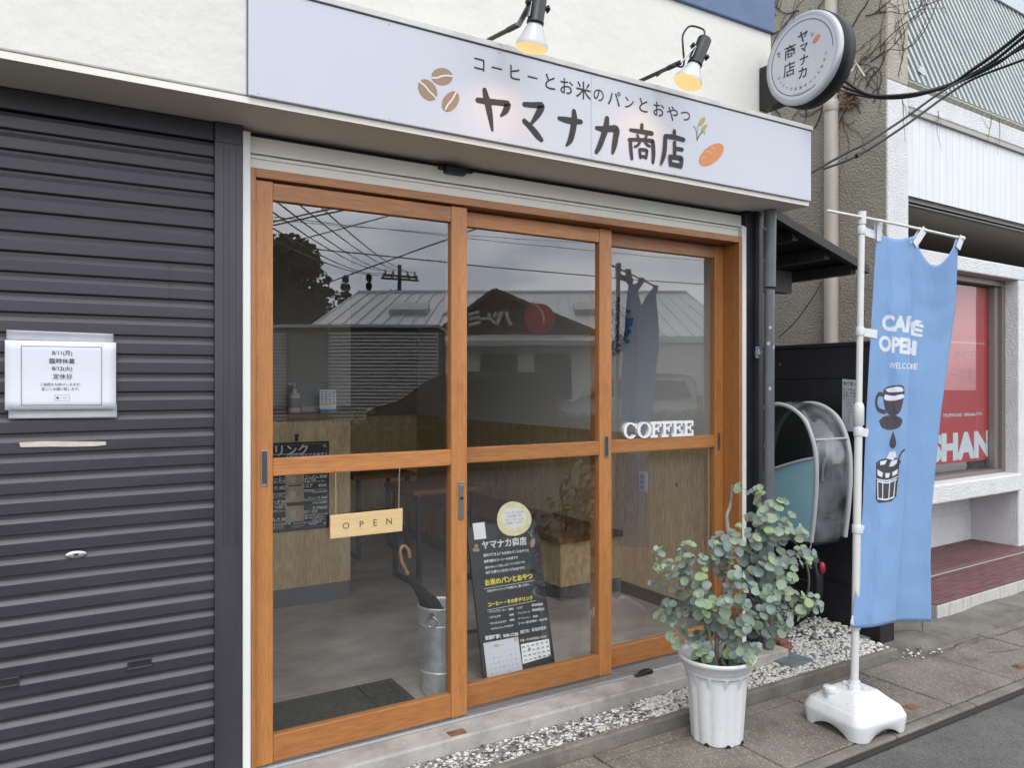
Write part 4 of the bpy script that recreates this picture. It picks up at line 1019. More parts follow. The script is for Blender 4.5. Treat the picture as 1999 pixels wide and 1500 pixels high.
def poly(mb, pts, lift=.0024, sm=True):
    P = smooth_path([Vector((x * AS, y, 0)) for x, y in pts + [pts[0]]], 5)[:-1] if sm else [Vector((x * AS, y, 0)) for x, y in pts]
    put(mb, [(v.x, v.y) for v in P], [tuple(range(len(P)))], lift)
b = MB()
ftext(b, 'CAFÉ', .448, .222, .054, .59, .05, .08, .04); ftext(b, 'OPEN', .406, .283, .043, .57, .05, .0, .05); ftext(b, 'WELCOME', .495, .336, .0155, .43, .015, .15, .02)
b.build('white_lettering', flagwhite, cl, recalc=False)
BACK = True
b = MB(); _put = put
def put(mb, vs, fs, lift=.0022, mx=.0065): _put(mb, vs, fs, -.0016, mx)
ftext(b, 'CAFÉ', .448, .222, .054, .59, .05, .08, .04); ftext(b, 'OPEN', .406, .283, .043, .57, .05, .0, .05)
b.build('show_through', M('flag_show_through', (.52, .60, .70), .8), cl, recalc=False)
put = _put
def CU(q): return [(.124 + (a - .115) * .79, .385 + (y - .385) * .61) for a, y in q]
def DR(q): return [(.30 + (a - .345) * .85 + .03, .503 + (y - .588) * .52) for a, y in q]
def GL(q): return [(.16 + (a - .13) * .80, .553 + (y - .66) * .61) for a, y in q]
b = MB()
# cup, saucer
poly(b, CU([(.22, .415), (.27, .478), (.34, .507), (.46, .512), (.545, .495), (.585, .455), (.595, .405), (.42, .435)]))
poly(b, CU([(.235, .405), (.30, .392), (.46, .385), (.57, .388), (.60, .405), (.585, .430), (.42, .440), (.25, .432)]), .0021)
ribbon(b, CU([(.235, .425), (.15, .425), (.115, .455), (.16, .487), (.28, .497)]), .011)
poly(b, CU([(.18, .535), (.27, .515), (.45, .512), (.56, .525), (.585, .545), (.52, .565), (.38, .572), (.24, .562)]))
# drop
poly(b, DR([(.40, .588), (.36, .625), (.345, .65), (.37, .668), (.42, .672), (.455, .655), (.445, .628), (.42, .605)]))
b.build('dark_print', flagdark, cl, recalc=False)
b = MB()
poly(b, CU([(.27, .403), (.36, .396), (.50, .392), (.57, .398), (.575, .412), (.45, .414), (.33, .414)]), .0034)
poly(b, CU([(.27, .424), (.42, .430), (.58, .424), (.585, .440), (.42, .450), (.265, .445)]), .0034)
ftext(b, 'COFFEE', .385, .434, .0085, .20, .02, 0, 0, .006); ftext(b, 'Enjoy', .385, .442, .004, .09, .01); ftext(b, 'your valuable', .385, .447, .004, .18, .01); ftext(b, 'time', .385, .452, .004, .07, .01)
b.build('cup_white', flagwhite, cl, recalc=False)
# glass of iced coffee
b = MB()
poly(b, GL([(.13, .705), (.15, .86), (.20, .875), (.42, .872), (.50, .855), (.53, .705), (.33, .735)]), .0022, False)
poly(b, GL([(.13, .708), (.22, .693), (.42, .690), (.535, .700), (.52, .722), (.34, .738), (.17, .730)]), .0023)
ribbon(b, GL([(.50, .705), (.55, .672), (.60, .660)]), .006)
b.build('dark_print', flagdark, cl, recalc=False)
b = MB()
for c_ in ([(.155, .735), (.25, .750), (.24, .768), (.165, .760)], [(.29, .752), (.37, .752), (.36, .77), (.30, .772)], [(.41, .750), (.51, .738), (.50, .758), (.42, .768)],
           [(.19, .702), (.31, .697), (.28, .715), (.20, .718)], [(.30, .690), (.35, .665), (.44, .660), (.47, .680), (.42, .70)], [(.35, .725), (.38, .703), (.49, .697), (.48, .715), (.42, .725)]): poly(b, GL(c_), .0036, False)
for xs_ in (.165, .255, .375, .47):
    ribbon(b, GL([(xs_, .785), (xs_ + (.33 - xs_) * .12, .855)]), .004, .0036)
ribbon(b, GL([(.165, .784), (.33, .792), (.49, .782)]), .004, .0037); ribbon(b, GL([(.18, .856), (.33, .862), (.46, .855)]), .004, .0037)
ribbon(b, GL([(.15, .775), (.33, .783), (.505, .771)]), .003, .0037)
b.build('glass_white', flagwhite, cl, recalc=False)
# ------------------------------------------------------------------ OPEN board hanging on the front door
YO = -.010
c4 = [onY(645.5, 1007, YO), onY(787, 993, YO), onY(786, 1037.5, YO), onY(645.5, 1053, YO)]
cen = sum(c4, Vector()) / 4
ob = thing('open_board', 'pale wooden OPEN board hanging by a cord from the middle rail of the front door', 'hanging sign', tuple(cen))
palewood = woodmat('pale_wood', (.62, .44, .21), (.70, .53, .28), (.9, 20, 20), rough=.55, ns=3, knots=False, fine=.12)
b = MB(); b.add(c4 + [p + Vector((0, .007, 0)) for p in c4], [(0, 1, 2, 3), (7, 6, 5, 4), (0, 4, 5, 1), (1, 5, 6, 2), (2, 6, 7, 3), (3, 7, 4, 0)], False); b.build('board', palewood, ob, bevel=.0012)
b = MB(); ux = (c4[1] - c4[0]).normalized(); uz = Vector((-ux.z, 0, ux.x))
for ch, x, y in (('O', 676, 1027), ('P', 706.5, 1024), ('E', 733, 1021), ('N', 760, 1018)): text(b, ch, onY(x, y, YO - .0006), ux, uz, height=.0245, bold=.008)
b.build('lettering', M('burnt_brown', (.15, .085, .04), .7), ob, recalc=False)
hk = [onY(656, 922, -.004), onY(780, 921, -.004)]
b = MB(); b.tube([hk[0] + Vector((0, 0, .004)), onY(656.5, 1006, YO + .004)], .0011, 6); b.tube([hk[1] + Vector((0, 0, .004)), onY(779, 993.5, YO + .004)], .0011, 6); b.build('cord', M('cord', (.50, .40, .26), .9), ob)
for h_ in hk:
    b = MB(); b.tube(smooth_path([h_ + Vector((0, .003, .012)), h_ + Vector((0, -.004, .01)), h_ + Vector((0, -.005, 0)), h_ + Vector((0, .001, -.003))], 4), .0012, 6); b.build('hook', steel, ob)

# ------------------------------------------------------------------ COFFEE letters on the rear door's rail
letm = M('letter_white', (.80, .80, .80), .45)
def co(x, y, Y=.087): return onY(1180 + x * .14667, 780 + y * .14667, Y)
def letter(ch, x0, x1, yt0, yb0, label):
    pa = co(x0, yb0); pb = co(x1, yt0); W = pb.x - pa.x; z0 = 1.1882; H = .078
    o = Vector((pa.x, .087, z0)); mb = MB(); dp_ = Vector((0, .019, 0))
    st = .24 * W if ch in 'FE' else .2 * W
    if ch in 'CO':
        n = 40; outer, inner = [], []
        for i in range(n + 1):
            t = R(38 + i * (284 / n)) if ch == 'C' else 2 * PI * i / n
            outer.append((W * .5 + W * .5 * math.cos(t), H * .5 + H * .5 * math.sin(t))); inner.append((W * .5 + W * .30 * math.cos(t), H * .5 + H * .40 * math.sin(t)))
        for i in range(n): mb.prism([outer[i], outer[i + 1], inner[i + 1], inner[i]], o, X3, Z3, dp_)
        if ch == 'C':
            mb.prism([(W * .86, H * .62), (W * .97, H * .62), (W * .97, H * .92), (W * .86, H * .86)], o, X3, Z3, dp_)
    else:
        sw, t_ = .26 * W, .013
        x_ = .16 * W
        mb.prism([(x_, t_), (x_ + sw, t_), (x_ + sw, H - t_), (x_, H - t_)], o, X3, Z3, dp_)
        mb.prism([(0, H - t_), (W, H - t_), (W, H), (0, H)], o, X3, Z3, dp_)
        mb.prism([(W * .84, H - .026), (W, H - .030), (W, H - t_), (W * .84, H - t_)], o, X3, Z3, dp_)
        mb.prism([(x_ + sw, H * .47), (W * .72, H * .47), (W * .72, H * .47 + .011), (x_ + sw, H * .47 + .011)], o, X3, Z3, dp_)
        mb.prism([(W * .66, H * .34), (W * .78, H * .34), (W * .78, H * .74), (W * .66, H * .74)], o + Vector((0, -.0004, 0)), X3, Z3, dp_ + Vector((0, .0002, 0)))
        if ch == 'F': mb.prism([(0, 0), (W * .66, 0), (W * .66, t_), (0, t_)], o, X3, Z3, dp_)
        else:
            mb.prism([(0, 0), (W, 0), (W, t_), (0, t_)], o, X3, Z3, dp_)
            mb.prism([(W * .84, t_), (W, t_), (W, .032), (W * .84, .028)], o, X3, Z3, dp_)
    tag(mb.build('decorative_letter', letm), label, 'letter', 'white letters spelling COFFEE')
for a in (('C', 262, 442, 225, 515, 'white standing letter C, first letter of COFFEE on the door rail'), ('O', 444, 632, 220, 505, 'white standing letter O between the C and the first F of COFFEE'), ('F', 620, 762, 215, 500, 'first of the two white letters F, right after the letter O'),
          ('F', 768, 902, 212, 495, 'second of the two white letters F, right before the first E'), ('E', 906, 1046, 210, 490, 'first of the two white letters E, right after the second F'), ('E', 1052, 1188, 208, 478, 'last white letter E at the right end of COFFEE')): letter(*a)

# ------------------------------------------------------------------ inside the shop
ZF = .1155
def onF(x, y): return onZ(x, y, ZF)
# door mat
a = onF(765, 1328)
b = MB(); b.box(.66, a.x, .215, a.y, ZF, ZF + .008)
matm = M('mat_rubber', (.028, .034, .032), .75, (.055, .062, .058), ns=40)
mt = tag(b.build('door_mat', matm, bevel=.003), 'dark green grey ribbed door mat on the floor just inside the front door', 'door mat')
b = MB()
rm = random.Random(5)
x = .69
while x < a.x - .03:
    y = .24
    while y < a.y - .035:
        ln = rm.uniform(.018, .05); b.box(x + rm.uniform(0, .006), x + .009, y, min(y + ln, a.y - .03), ZF + .008, ZF + .0105); y += ln + rm.uniform(.004, .02)
    x += .014
b.build('ribs', matm, mt)
# umbrella bucket and umbrella
uc = Vector((1.472, .275, ZF))
galv = M('galvanised_steel', (.52, .55, .57), .42, (.70, .73, .75), ns=26, metal=.55, detail=8, bump=.03, bs=30)
bk = thing('umbrella_bucket', 'tall galvanised steel bucket with ring handles behind the front door glass', 'bucket', tuple(uc))
b = MB(); b.lathe([(.0, .006), (.082, .006), (.083, .0), (.086, .004), (.0975, .37), (.101, .373), (.102, .378), (.099, .381), (.095, .376), (.0945, .37), (.083, .012), (.0, .012)], uc, 48); b.build('body', galv, bk, recalc=False)
b = MB()
for z in (.10, .30): b.lathe([(.0875 + .0105 * z / .37 - .001, z - .004), (.0895 + .0105 * z / .37, z), (.0875 + .0105 * z / .37 - .001, z + .004)], uc, 48)
b.build('bead', galv, bk)
for sx in (-1, 1):
    b = MB(); c_ = uc + Vector((sx * .099 if sx > 0 else -.075, -.010 if sx > 0 else -.072, .325)); rr_ = .022
    dn = Vector((.0, 1, 0)) if sx > 0 else Vector((.72, .69, 0)); uu = dn.cross(Z3)
    b.tube([c_ + (uu * math.cos(t) + Z3 * math.sin(t)) * rr_ for t in [2 * PI * i / 20 for i in range(21)]], .003, 8, False); b.bar(c_ + Vector((0, .004, rr_ - .008)), c_ + Vector((0, .006, rr_ + .016)), .016, .006, (0, 1, 0)); b.build('ring_handle', steel, bk)
um = thing('umbrella', 'folded black umbrella with a curved wooden crook handle standing in the steel bucket', 'umbrella', tuple(uc))
YU = .312
hp = smooth_path([onY(x, y, YU + dy) for x, y, dy in ((800, 1089, 0), (798.5, 1076, 0), (791, 1067, 0), (784, 1069, 0), (782, 1079, 0), (785, 1096, 0), (791, 1110, 0), (797, 1122, 0))], 6)
b = MB(); b.tube(hp, .0075, 12); b.build('handle', M('crook_wood', (.42, .19, .06), .3, (.52, .26, .09), ns=20, coat=.3), um)
b = MB(); q0, q1 = onY(788, 1103, YU), onY(790.5, 1109, YU); b.tube([q0, q1], .0086, 12); b.build('collar', steel, um)
ax0 = onY(797, 1121, YU); en_ = uc + Vector((-.042, .036, .378)); dd_ = (en_ - ax0).normalized(); ax1 = en_ + dd_ * .30; rows = []
b = MB()
for j, (t, r_) in enumerate(((0, .009), (.01, .013), (.06, .017), (.12, .024), (.17, .034), (.2, .036), (.26, .033), (.36, .022), (.44, .006))):
    row = []; s1 = dd_.orthogonal().normalized(); s2 = dd_.cross(s1)
    for i in range(25):
        th = 2 * PI * i / 24; rr_ = r_ * (1 + .22 * math.cos(th * 8 + j)); row.append(ax0 + dd_ * t + (s1 * math.cos(th) + s2 * math.sin(th)) * rr_)
    rows.append(row)
b.grid(rows); b.build('canopy', M('umbrella_black', (.004, .004, .006), .9, (.008, .008, .010), ns=30), um)
b = MB(); b.tube([ax0 + dd_ * .1, ax1], .004, 8); b.build('shaft', steel, um)

# counter
cn = thing('counter', 'wood panelled serving counter with a dark top and grey kick board', 'counter', (.6, 2.1, ZF))
b = MB(); b.box(-.49, 1.624, 1.872, 2.29, .225, 1.235); b.build('panel', panelwood, cn)
b = MB(); b.box(-.49, 1.62, 1.876, 2.285, ZF, .2245); b.build('kick_board', kick, cn)
b = MB(); b.box(-.49, 1.66, 1.83, 2.295, 1.2355, 1.272); b.build('top', darkwood, cn, bevel=.003)
CT = 1.2725
# menu board
chalk = M('chalkboard', (.010, .012, .016), .55, (.018, .02, .026), ns=6)
white_ch = M('chalk_white', (.62, .63, .64), .8); green_ch = M('chalk_green', (.03, .16, .10), .8); yellow_ch = M('chalk_yellow', (.70, .58, .06), .8)
YM = 1.868
mb0 = onY(537, 865, YM); tr = onY(642, 861, YM); brr = onY(640, 1030, YM)
mo = thing('menu_board', 'black drinks menu board with white chalk prices hung on the counter front', 'menu board', (1.1, YM, 1.1 - .2))
MX0, MX1, MZ0, MZ1 = tr.x - .76, tr.x, brr.z, tr.z
b = MB(); b.box(MX0, MX1, YM - .012, YM - .0005, MZ0, MZ1); b.build('board', chalk, mo, bevel=.003)
fr_ = M('frame_line', (.25, .26, .27), .6)
b = MB(); e = .014
for q in ((MX0 + e, MX1 - e, MZ1 - e - .002, MZ1 - e), (MX0 + e, MX1 - e, MZ0 + e, MZ0 + e + .002)): b.box(q[0], q[1], YM - .0128, YM - .0121, q[2], q[3])
b.box(MX1 - e - .002, MX1 - e, YM - .0128, YM - .0121, MZ0 + e + .0021, MZ1 - e - .0021); b.build('line', fr_, mo)
b = MB()
for z in (MZ1 - .03, MZ0 + .03): b.lathe([(.0, .0125), (.009, .012), (.011, .0)], (MX1 - .03, YM - .0125, z), 14, (0, -1, 0))
b.build('rivet', alu, mo)
def mpt(x, y): return onY(500 + x * .14667, 840 + y * .14667, YM - .0132)
b = MB()
text(b, 'ドリンク', mpt(405, 270), X3, Z3, width=.26, bold=.02)
stroke(b, [mpt(100, 335), mpt(625, 312)], .004, NR)
for s_, x, y, w_ in (('[ HOT / ICE できます ]', 680, 338, .24), ('カフェオレ ¥450', 775, 620, .16), ('HOT / ICE', 700, 660, .09), ('ほろ苦いカフェオレ', 770, 685, .15), ('ココア', 680, 745, .07), ('¥500', 885, 735, .05), ('HOT/ICE', 680, 812, .08), ('もちこみ ¥280', 850, 815, .09), ('りんごジュース ¥450', 770, 905, .17), ('もちこみ ¥290', 850, 960, .09), ('ラテ', 800, 1040, .045), ('¥520', 895, 1030, .05), ('HOT / ICE', 710, 1090, .1), ('静岡の抹茶を使った抹茶ラテ', 770, 1130, .17), ('ほろ苦い大人の味わい', 750, 1165, .15), ('ご注文ください', 830, 1190, .08), ('パンとセットで', 560, 1280, .08), ('70円引き', 760, 1250, .05), ('テイクアウトもできます', 690, 1232, .17),
                  ('ラテ ¥530', 310, 770, .11), ('深煎りの豆を使った', 320, 850, .11), ('エスプレッソ', 330, 885, .1), ('ソーダ ¥480', 310, 955, .12), ('さっぱり', 300, 1020, .1), ('自家製シロップの', 320, 1080, .11), ('ミルク ¥600', 310, 1190, .13), ('ふわふわの泡', 330, 1250, .12), ('ほうじ茶', 300, 1300, .07), ('あたたかい', 320, 690, .12), ('コーヒー', 300, 650, .1)):
    text(b, s_, mpt(x, y), X3, Z3, width=w_, bold=.03)
for x0, y0, x1, y1 in ((610, 650, 940, 632), (605, 800, 930, 782), (600, 940, 930, 930), (760, 980, 935, 970), (760, 835, 930, 822), (240, 795, 400, 785), (240, 990, 405, 980), (240, 1220, 405, 1205)): stroke(b, [mpt(x0, y0), mpt(x1, y1)], .0022, NR)
b.build('lettering', white_ch, mo, recalc=False)
b = MB(); text(b, '抹茶', mpt(680, 1042), X3, Z3, width=.075, bold=.03); b.build('green_lettering', green_ch, mo, recalc=False)
phm = M('photo_print', (.30, .22, .12), .5, (.48, .40, .27), ns=12); phc = M('photo_cup', (.52, .52, .48), .5)
for (x, y), h in (((516, 655), 150), ((516, 855), 205), ((518, 1115), 205)):
    p = mpt(x, y); w2, h2 = .054, h * .14667 / FPX * 4.72 / 2
    b = MB(); b.box(p.x - w2, p.x + w2, YM - .0138, YM - .0125, p.z - h2, p.z + h2); ph_ = b.build('photo', phm, mo)
    b = MB(); b.lathe([(.0, .0005), (.020, 0)], (p.x - .012, YM - .0141, p.z + .004), 16, (0, -1, 0)); b.prism([(-.02, -.022), (.008, -.026), (.012, .0), (-.024, .0)], (p.x - .006, YM - .0146, p.z), X3, Z3, (0, .0003, 0)); b.build('cup', phc, ph_)
p = mpt(550, 108); b = MB(); b.prism([(-.006, -.018), (.006, -.018), (.006, 0), (.014, .022), (-.014, .022), (-.006, 0)], (p.x, YM - .010, p.z), X3, Z3, (0, .009, 0)); b.build('hook', black, mo)

# things on the counter
def onC(x, y): return onZ(x, y, CT)
p = onY(575, 800, 2.0); p.z = CT
dsp = thing('soap_dispenser', 'white pump bottle standing on the counter behind the door glass', 'pump bottle', tuple(p))
botm = M('bottle_white', (.62, .63, .62), .35)
b = MB(); b.lathe([(.0, 0), (.033, 0), (.035, .004), (.035, .105), (.03, .118), (.014, .124), (.014, .132)], p, 24); b.build('bottle', botm, dsp)
b = MB(); b.lathe([(.016, .132), (.016, .147), (.006, .148), (.006, .172), (.011, .173), (.011, .183), (.0, .184)], p, 16); b.bar(p + Vector((-.045, -.01, .177)), p + Vector((0, 0, .18)), .010, .009); b.build('pump', botm, dsp, bevel=.001)
b = MB(); b.lathe([(.0356, .03), (.0358, .031), (.0358, .09), (.0356, .091)], p, 24); b.build('label_band', M('label_grey', (.35, .36, .36), .6), dsp)
p = onY(612, 800, 2.05); p.z = CT
tb = thing('cash_register', 'grey tablet cash register leaning back on the counter', 'cash register', tuple(p))
b = MB(); b.obox(p + Vector((.0, .02, .095)), (.105, .0, 0), (0, .004, -.001), (.01, .035, .09)); b.build('screen_case', M('tablet_grey', (.36, .37, .38), .35), tb, bevel=.004)
b = MB(); b.obox(p + Vector((0, .05, .02)), (.08, 0, 0), (0, .07, 0), (0, 0, .0195)); b.build('stand', M('stand_white', (.55, .55, .55), .4), tb, bevel=.006)
b = MB(); b.obox(p + Vector((.055, -.02, .04)), (.02, 0, 0), (0, .004, 0), (0, 0, .035)); b.build('card_reader', black, tb, bevel=.003)
p = onY(640.5, 803, 1.93); p.z = CT
ps = thing('payment_card', 'upright white payment card with small icons and a blue foot on the counter', 'card stand', tuple(p))
w2 = onY(656, 780, 1.93).x - onY(624, 780, 1.93).x
b = MB(); b.box(p.x - w2 / 2, p.x + w2 / 2, p.y - .002, p.y + .002, CT + .022, CT + .142); b.build('card', paper2, ps)
b = MB(); b.box(p.x - w2 / 2, p.x + w2 / 2, p.y - .02, p.y + .02, CT + .0005, CT + .0215); b.build('foot', M('card_blue', (.12, .28, .50), .5), ps)
b = MB()
rr2 = random.Random(9)
for r_ in range(6):
    for k in range(4): b.box(p.x - w2 * .36 + k * w2 * .24 - .007, p.x - w2 * .36 + k * w2 * .24 + .007, p.y - .0027, p.y - .0021, CT + .130 - r_ * .015 - rr2.uniform(.002, .005), CT + .130 - r_ * .015 + .002)
b.build('icons', M('icon_grey', (.18, .18, .2), .7), ps)

# bench, tables and stools at the back
bn = thing('bench', 'wood panelled wall bench with a dark wooden seat and grey kick board', 'bench', (2.9, 2.3, ZF))
b = MB(); b.box(2.69, 3.154, 1.112, 3.7, .205, .475); b.build('panel', panelwood, bn)
b = MB(); b.box(2.695, 3.147, 1.12, 3.7, ZF, .2045); b.build('kick_board', kick, bn)
b = MB(); b.box(2.655, 3.154, 1.08, 3.72, .4755, .512); b.build('seat', darkwood, bn, bevel=.003)
def small_table(x, y, h, label):
    t = thing('cafe_table', label, 'table', (x, y, ZF), 0, 'black framed cafe tables')
    b = MB(); b.box(x - .26, x + .26, y - .26, y + .26, h - .03, h); b.build('table_top', darkwood, t, bevel=.003)
    for sx in (-1, 1):
        b = MB(); b.box(x + sx * .2 - .014, x + sx * .2 + .014, y - .21, y - .182, ZF, h - .0305); b.box(x + sx * .2 - .014, x + sx * .2 + .014, y + .182, y + .21, ZF, h - .0305)
        b.box(x + sx * .2 - .0135, x + sx * .2 + .0135, y - .1815, y + .1815, ZF, ZF + .026); b.build('leg', darkmetal, t)
small_table(2.22, 3.02, .76, 'black framed cafe table farther back in the dark room'); small_table(2.28, 2.05, .76, 'black framed cafe table nearer, before the wall bench')
# wall fittings
p = onX(1257, 941, 3.153)
sw = thing('light_switch', 'white light switch plate on the wooden inner wall behind the rear door', 'light switch', tuple(p))
b = MB(); b.box(3.143, 3.1545, p.y - .037, p.y + .037, p.z - .062, p.z + .062); b.build('plate', botm, sw, bevel=.002)
b = MB()
for k in (-1, 0, 1): b.box(3.139, 3.1429, p.y - .018, p.y + .018, p.z + k * .032 - .012, p.z + k * .032 + .012)
b.build('rocker', M('rocker_grey', (.45, .46, .47), .4), sw, bevel=.001)
p = onX(1201, 637, 3.165)
wr = thing('wreath', 'dark blue dried flower wreath hanging on the white inner wall', 'wreath', tuple(p))
b = MB(); rw = random.Random(4)
for _ in range(420):
    t = rw.uniform(0, 6.28); r_ = .12 + rw.gauss(0, .028); b.m(0 if rw.random() < .9 else 1)
    b.ico(p + Vector((-.02 + rw.gauss(0, .012), r_ * math.cos(t), r_ * math.sin(t))), .016, .012, .014, Matrix.Rotation(rw.uniform(0, 3), 3, 'X'), 1, .3)
b.build('blossoms', [M('wreath_blue', (.015, .035, .10), .8, (.03, .06, .16), ns=30), M('wreath_white', (.4, .42, .45), .8)], wr, recalc=False)
b = MB(); b.tube([p + Vector((-.012, .12 * math.cos(t), .12 * math.sin(t))) for t in [2 * PI * i / 24 for i in range(25)]], .008, 6, False); b.build('hoop', bark, wr)
b = MB(); b.tube(smooth_path([(2.925, .118, 1.12), (2.93, .118, .8), (2.92, .118, .5), (2.925, .118, .22)], 6), .0018, 5)
tag(b.build('hanging_cord', M('cord_white', (.5, .5, .48), .6)), 'thin pale cord hanging down inside the rear door glass', 'cord')

# ------------------------------------------------------------------ A-board
AB0 = Vector((1.872, .265, ZF)); lean = R(14); wA = .385; hA = .685
aux = Vector((1, 0, 0)); auz = Vector((0, math.sin(lean), math.cos(lean))); anr = aux.cross(auz)  # towards the street
if anr.y > 0: anr = -anr
ab = thing('menu_stand', 'black chalkboard A stand with hand written menu and opening hours behind the glass', 'chalkboard stand', tuple(AB0))
def ap(x, y):
    """photo pixel -> (a, h) on the board's front face"""
    p = onP(x, y, AB0 + anr * .009, anr); return p
b = MB(); pts = [(-wA / 2, 0), (wA / 2, 0), (wA / 2, hA - .02), (wA / 2 - .006, hA - .006), (wA / 2 - .02, hA), (.045, hA), (.045, hA), (-.045, hA), (-wA / 2 + .02, hA), (-wA / 2 + .006, hA - .006), (-wA / 2, hA - .02)]
hy0, hy1 = hA - .075, hA - .05
b.prism([(-wA / 2, 0), (wA / 2, 0), (wA / 2, hy0), (-wA / 2, hy0)], AB0 + anr * .008, aux, auz, anr * -.016)
b.prism([(-wA / 2, hy0), (-.05, hy0), (-.05, hy1), (-wA / 2, hy1)], AB0 + anr * .008, aux, auz, anr * -.016)
b.prism([(.05, hy0), (wA / 2, hy0), (wA / 2, hy1), (.05, hy1)], AB0 + anr * .008, aux, auz, anr * -.016)
b.prism([(-wA / 2, hy1), (wA / 2, hy1), (wA / 2, hA - .02), (wA / 2 - .006, hA - .006), (wA / 2 - .02, hA), (-wA / 2 + .02, hA), (-wA / 2 + .006, hA - .006), (-wA / 2, hA - .02)], AB0 + anr * .008, aux, auz, anr * -.016)
b.build('front_board', chalk, ab)
b = MB(); top_ = AB0 + auz * (hA - .01) + anr * -.03
for s in (-1, 1): b.bar(top_ + aux * s * .17, Vector((AB0.x + s * .17, AB0.y + .42, ZF + .01)), .03, .015, (0, 1, 0))
b.bar(Vector((AB0.x - .16, AB0.y + .36, ZF + .1)), Vector((AB0.x + .16, AB0.y + .36, ZF + .1)), .03, .012); b.build('back_leg', chalk, ab)
def az(x, y): return 850 + x * .26667, 950 + y * .26667
def apz(x, y, d=.0008): return ap(*az(x, y)) + anr * d
def atext(b, s_, x0, x1, y0, y1, bold=.01):
    a_, c_ = apz(x0, y0), apz(x1, y1); ux = (c_ - a_); w_ = ux.length; ux.normalize(); uy = ux.cross(anr); uy = -uy if uy.z < 0 else uy
    text(b, s_, (a_ + c_) / 2, ux, uy, width=w_, bold=bold)
b = MB()
for s_, x0, x1, y0, y1, bo in (('ヤマナカ商店', 340, 668, 432, 398, .008), ('店内で焼き上げたお米のパンとおやつと', 352, 685, 507, 468, .012), ('自家焙煎のコーヒーのお店です', 358, 606, 552, 520, .012), ('店内でゆっくり召し上がっていただいても', 364, 656, 598, 553, .012), ('お持ち帰りいただいてもOKです！', 370, 656, 634, 596, .012), ('今月のラインナップは店頭をご覧ください', 378, 690, 770, 718, .01),
                           ('・ドリップコーヒー', 385, 522, 922, 903, .012), ('・カフェラテ', 392, 480, 962, 950, .012), ('・キャラメルラテ', 395, 520, 1008, 990, .012), ('¥380', 535, 572, 902, 897, .015), ('¥480', 542, 576, 944, 938, .015), ('¥500', 545, 580, 982, 976, .015), ('・ココア', 592, 640, 895, 886, .012), ('・りんごジュース', 598, 690, 930, 918, .012), ('・ダージリンティー', 602, 698, 970, 958, .012),
                           ('¥500/¥280', 705, 788, 872, 862, .015), ('¥450/¥250', 708, 798, 908, 898, .015), ('¥450', 716, 752, 955, 950, .015), ('※カフェインレスできます', 408, 572, 1046, 1018, .01), ('コーヒー豆も販売中！100g ¥780', 606, 820, 1008, 972, .01), ('営業時間：9:00-17:00', 366, 608, 1112, 1080, .025), ('定休日：日月(祝日の', 622, 812, 1070, 1036, .02), ('現金・その他お支払いもOK!!', 622, 816, 1132, 1098, .012)):
    atext(b, s_, x0, x1, y0, y1, bo + .022)
stroke(b, [apz(357, 752), apz(725, 690)], .002, anr); stroke(b, [apz(382, 908), apz(735, 838)], .002, anr)
b.build('lettering', white_ch, ab, recalc=False)
b = MB(); atext(b, 'お米のパンとおやつ', 363, 712, 708, 655, .05); atext(b, 'コーヒー・その他ドリンク', 386, 714, 868, 815, .05); b.build('yellow_lettering', yellow_ch, ab, recalc=False)
pinkm = M('bean_pink', (.46, .28, .21), .7)
b = MB()
for x, y in ((300, 437), (288, 465), (311, 466)): ellipse_px(b, apz, x, y, 13, 14, 0)
ellipse_px(b, apz, 713, 415, 17, 34, .2); b.build('doodle', pinkm, ab, recalc=False)
b = MB()
for st in ([(704, 372), (695, 345), (678, 335)], [(704, 372), (708, 340), (722, 322)], [(705, 370), (700, 335), (705, 316)], [(706, 372), (716, 350), (724, 345)]): stroke(b, [apz(*q) for q in st], .002, anr)
b.build('doodle', M('chalk_teal', (.25, .45, .42), .8), ab, recalc=False)
def apaper(name, pxs, mat, d=.0012):
    q = [ap(*az(x, y)) + anr * d for x, y in pxs]; b = MB(); b.add(q + [p - anr * .0008 for p in q], [(0, 1, 2, 3), (7, 6, 5, 4), (0, 4, 5, 1), (1, 5, 6, 2), (2, 6, 7, 3), (3, 7, 4, 0)], False); return b.build(name, mat, ab)
apaper('paper_slip', [(273, 272), (360, 262), (374, 382), (287, 392)], paper2)
cal = apaper('calendar', [(352, 1150), (605, 1102), (640, 1345), (382, 1408)], paper)
b = MB()
for j in range(5):
    for i in range(7):
        c_ = apz(392 + i * 31 + j * 6, 1232 + j * 36 - i * 6.6, .0018)
        if j and (i + j * 3) % 4 == 0: b.lathe([(.0052, .0), (.0060, .00001)], c_, 14, anr)
        text(b, str(1 + (i + 7 * j) % 31), c_, aux, auz, size=.009)
text(b, 'ヤマナカ商店', apz(480, 1165, .0018), aux, auz, width=.035)
b.build('dates', M('calendar_ink', (.25, .25, .28), .7), cal, recalc=False)
b = MB(); ellipse_px(b, lambda x, y: apz(x, y, .0017), 588, 1122, 14, 18, 0); ellipse_px(b, lambda x, y: apz(x, y, .0016), 447, 1168, 22, 12, 0); b.build('blossom_mark', M('pale_peach', (.66, .45, .38), .7), cal, recalc=False)
pay = apaper('payment_sheet', [(627, 1158), (832, 1118), (845, 1242), (640, 1302)], paper2)
b = MB()
for j in range(4):
    for i in range(6):
        c_ = apz(645 + i * 34 + j * 6, 1178 + j * 32 - i * 7.5, .0017); b.obox(c_, aux * .0075, anr * .0003, auz * random.uniform(.002, .0042))
b.build('marks', M('pay_grey', (.30, .30, .32), .7), pay)
b = MB(); b.obox(apz(688, 1190, .0022), aux * .006, anr * .0003, auz * .004); b.build('mark_red', M('pay_red', (.5, .06, .04), .6), pay)
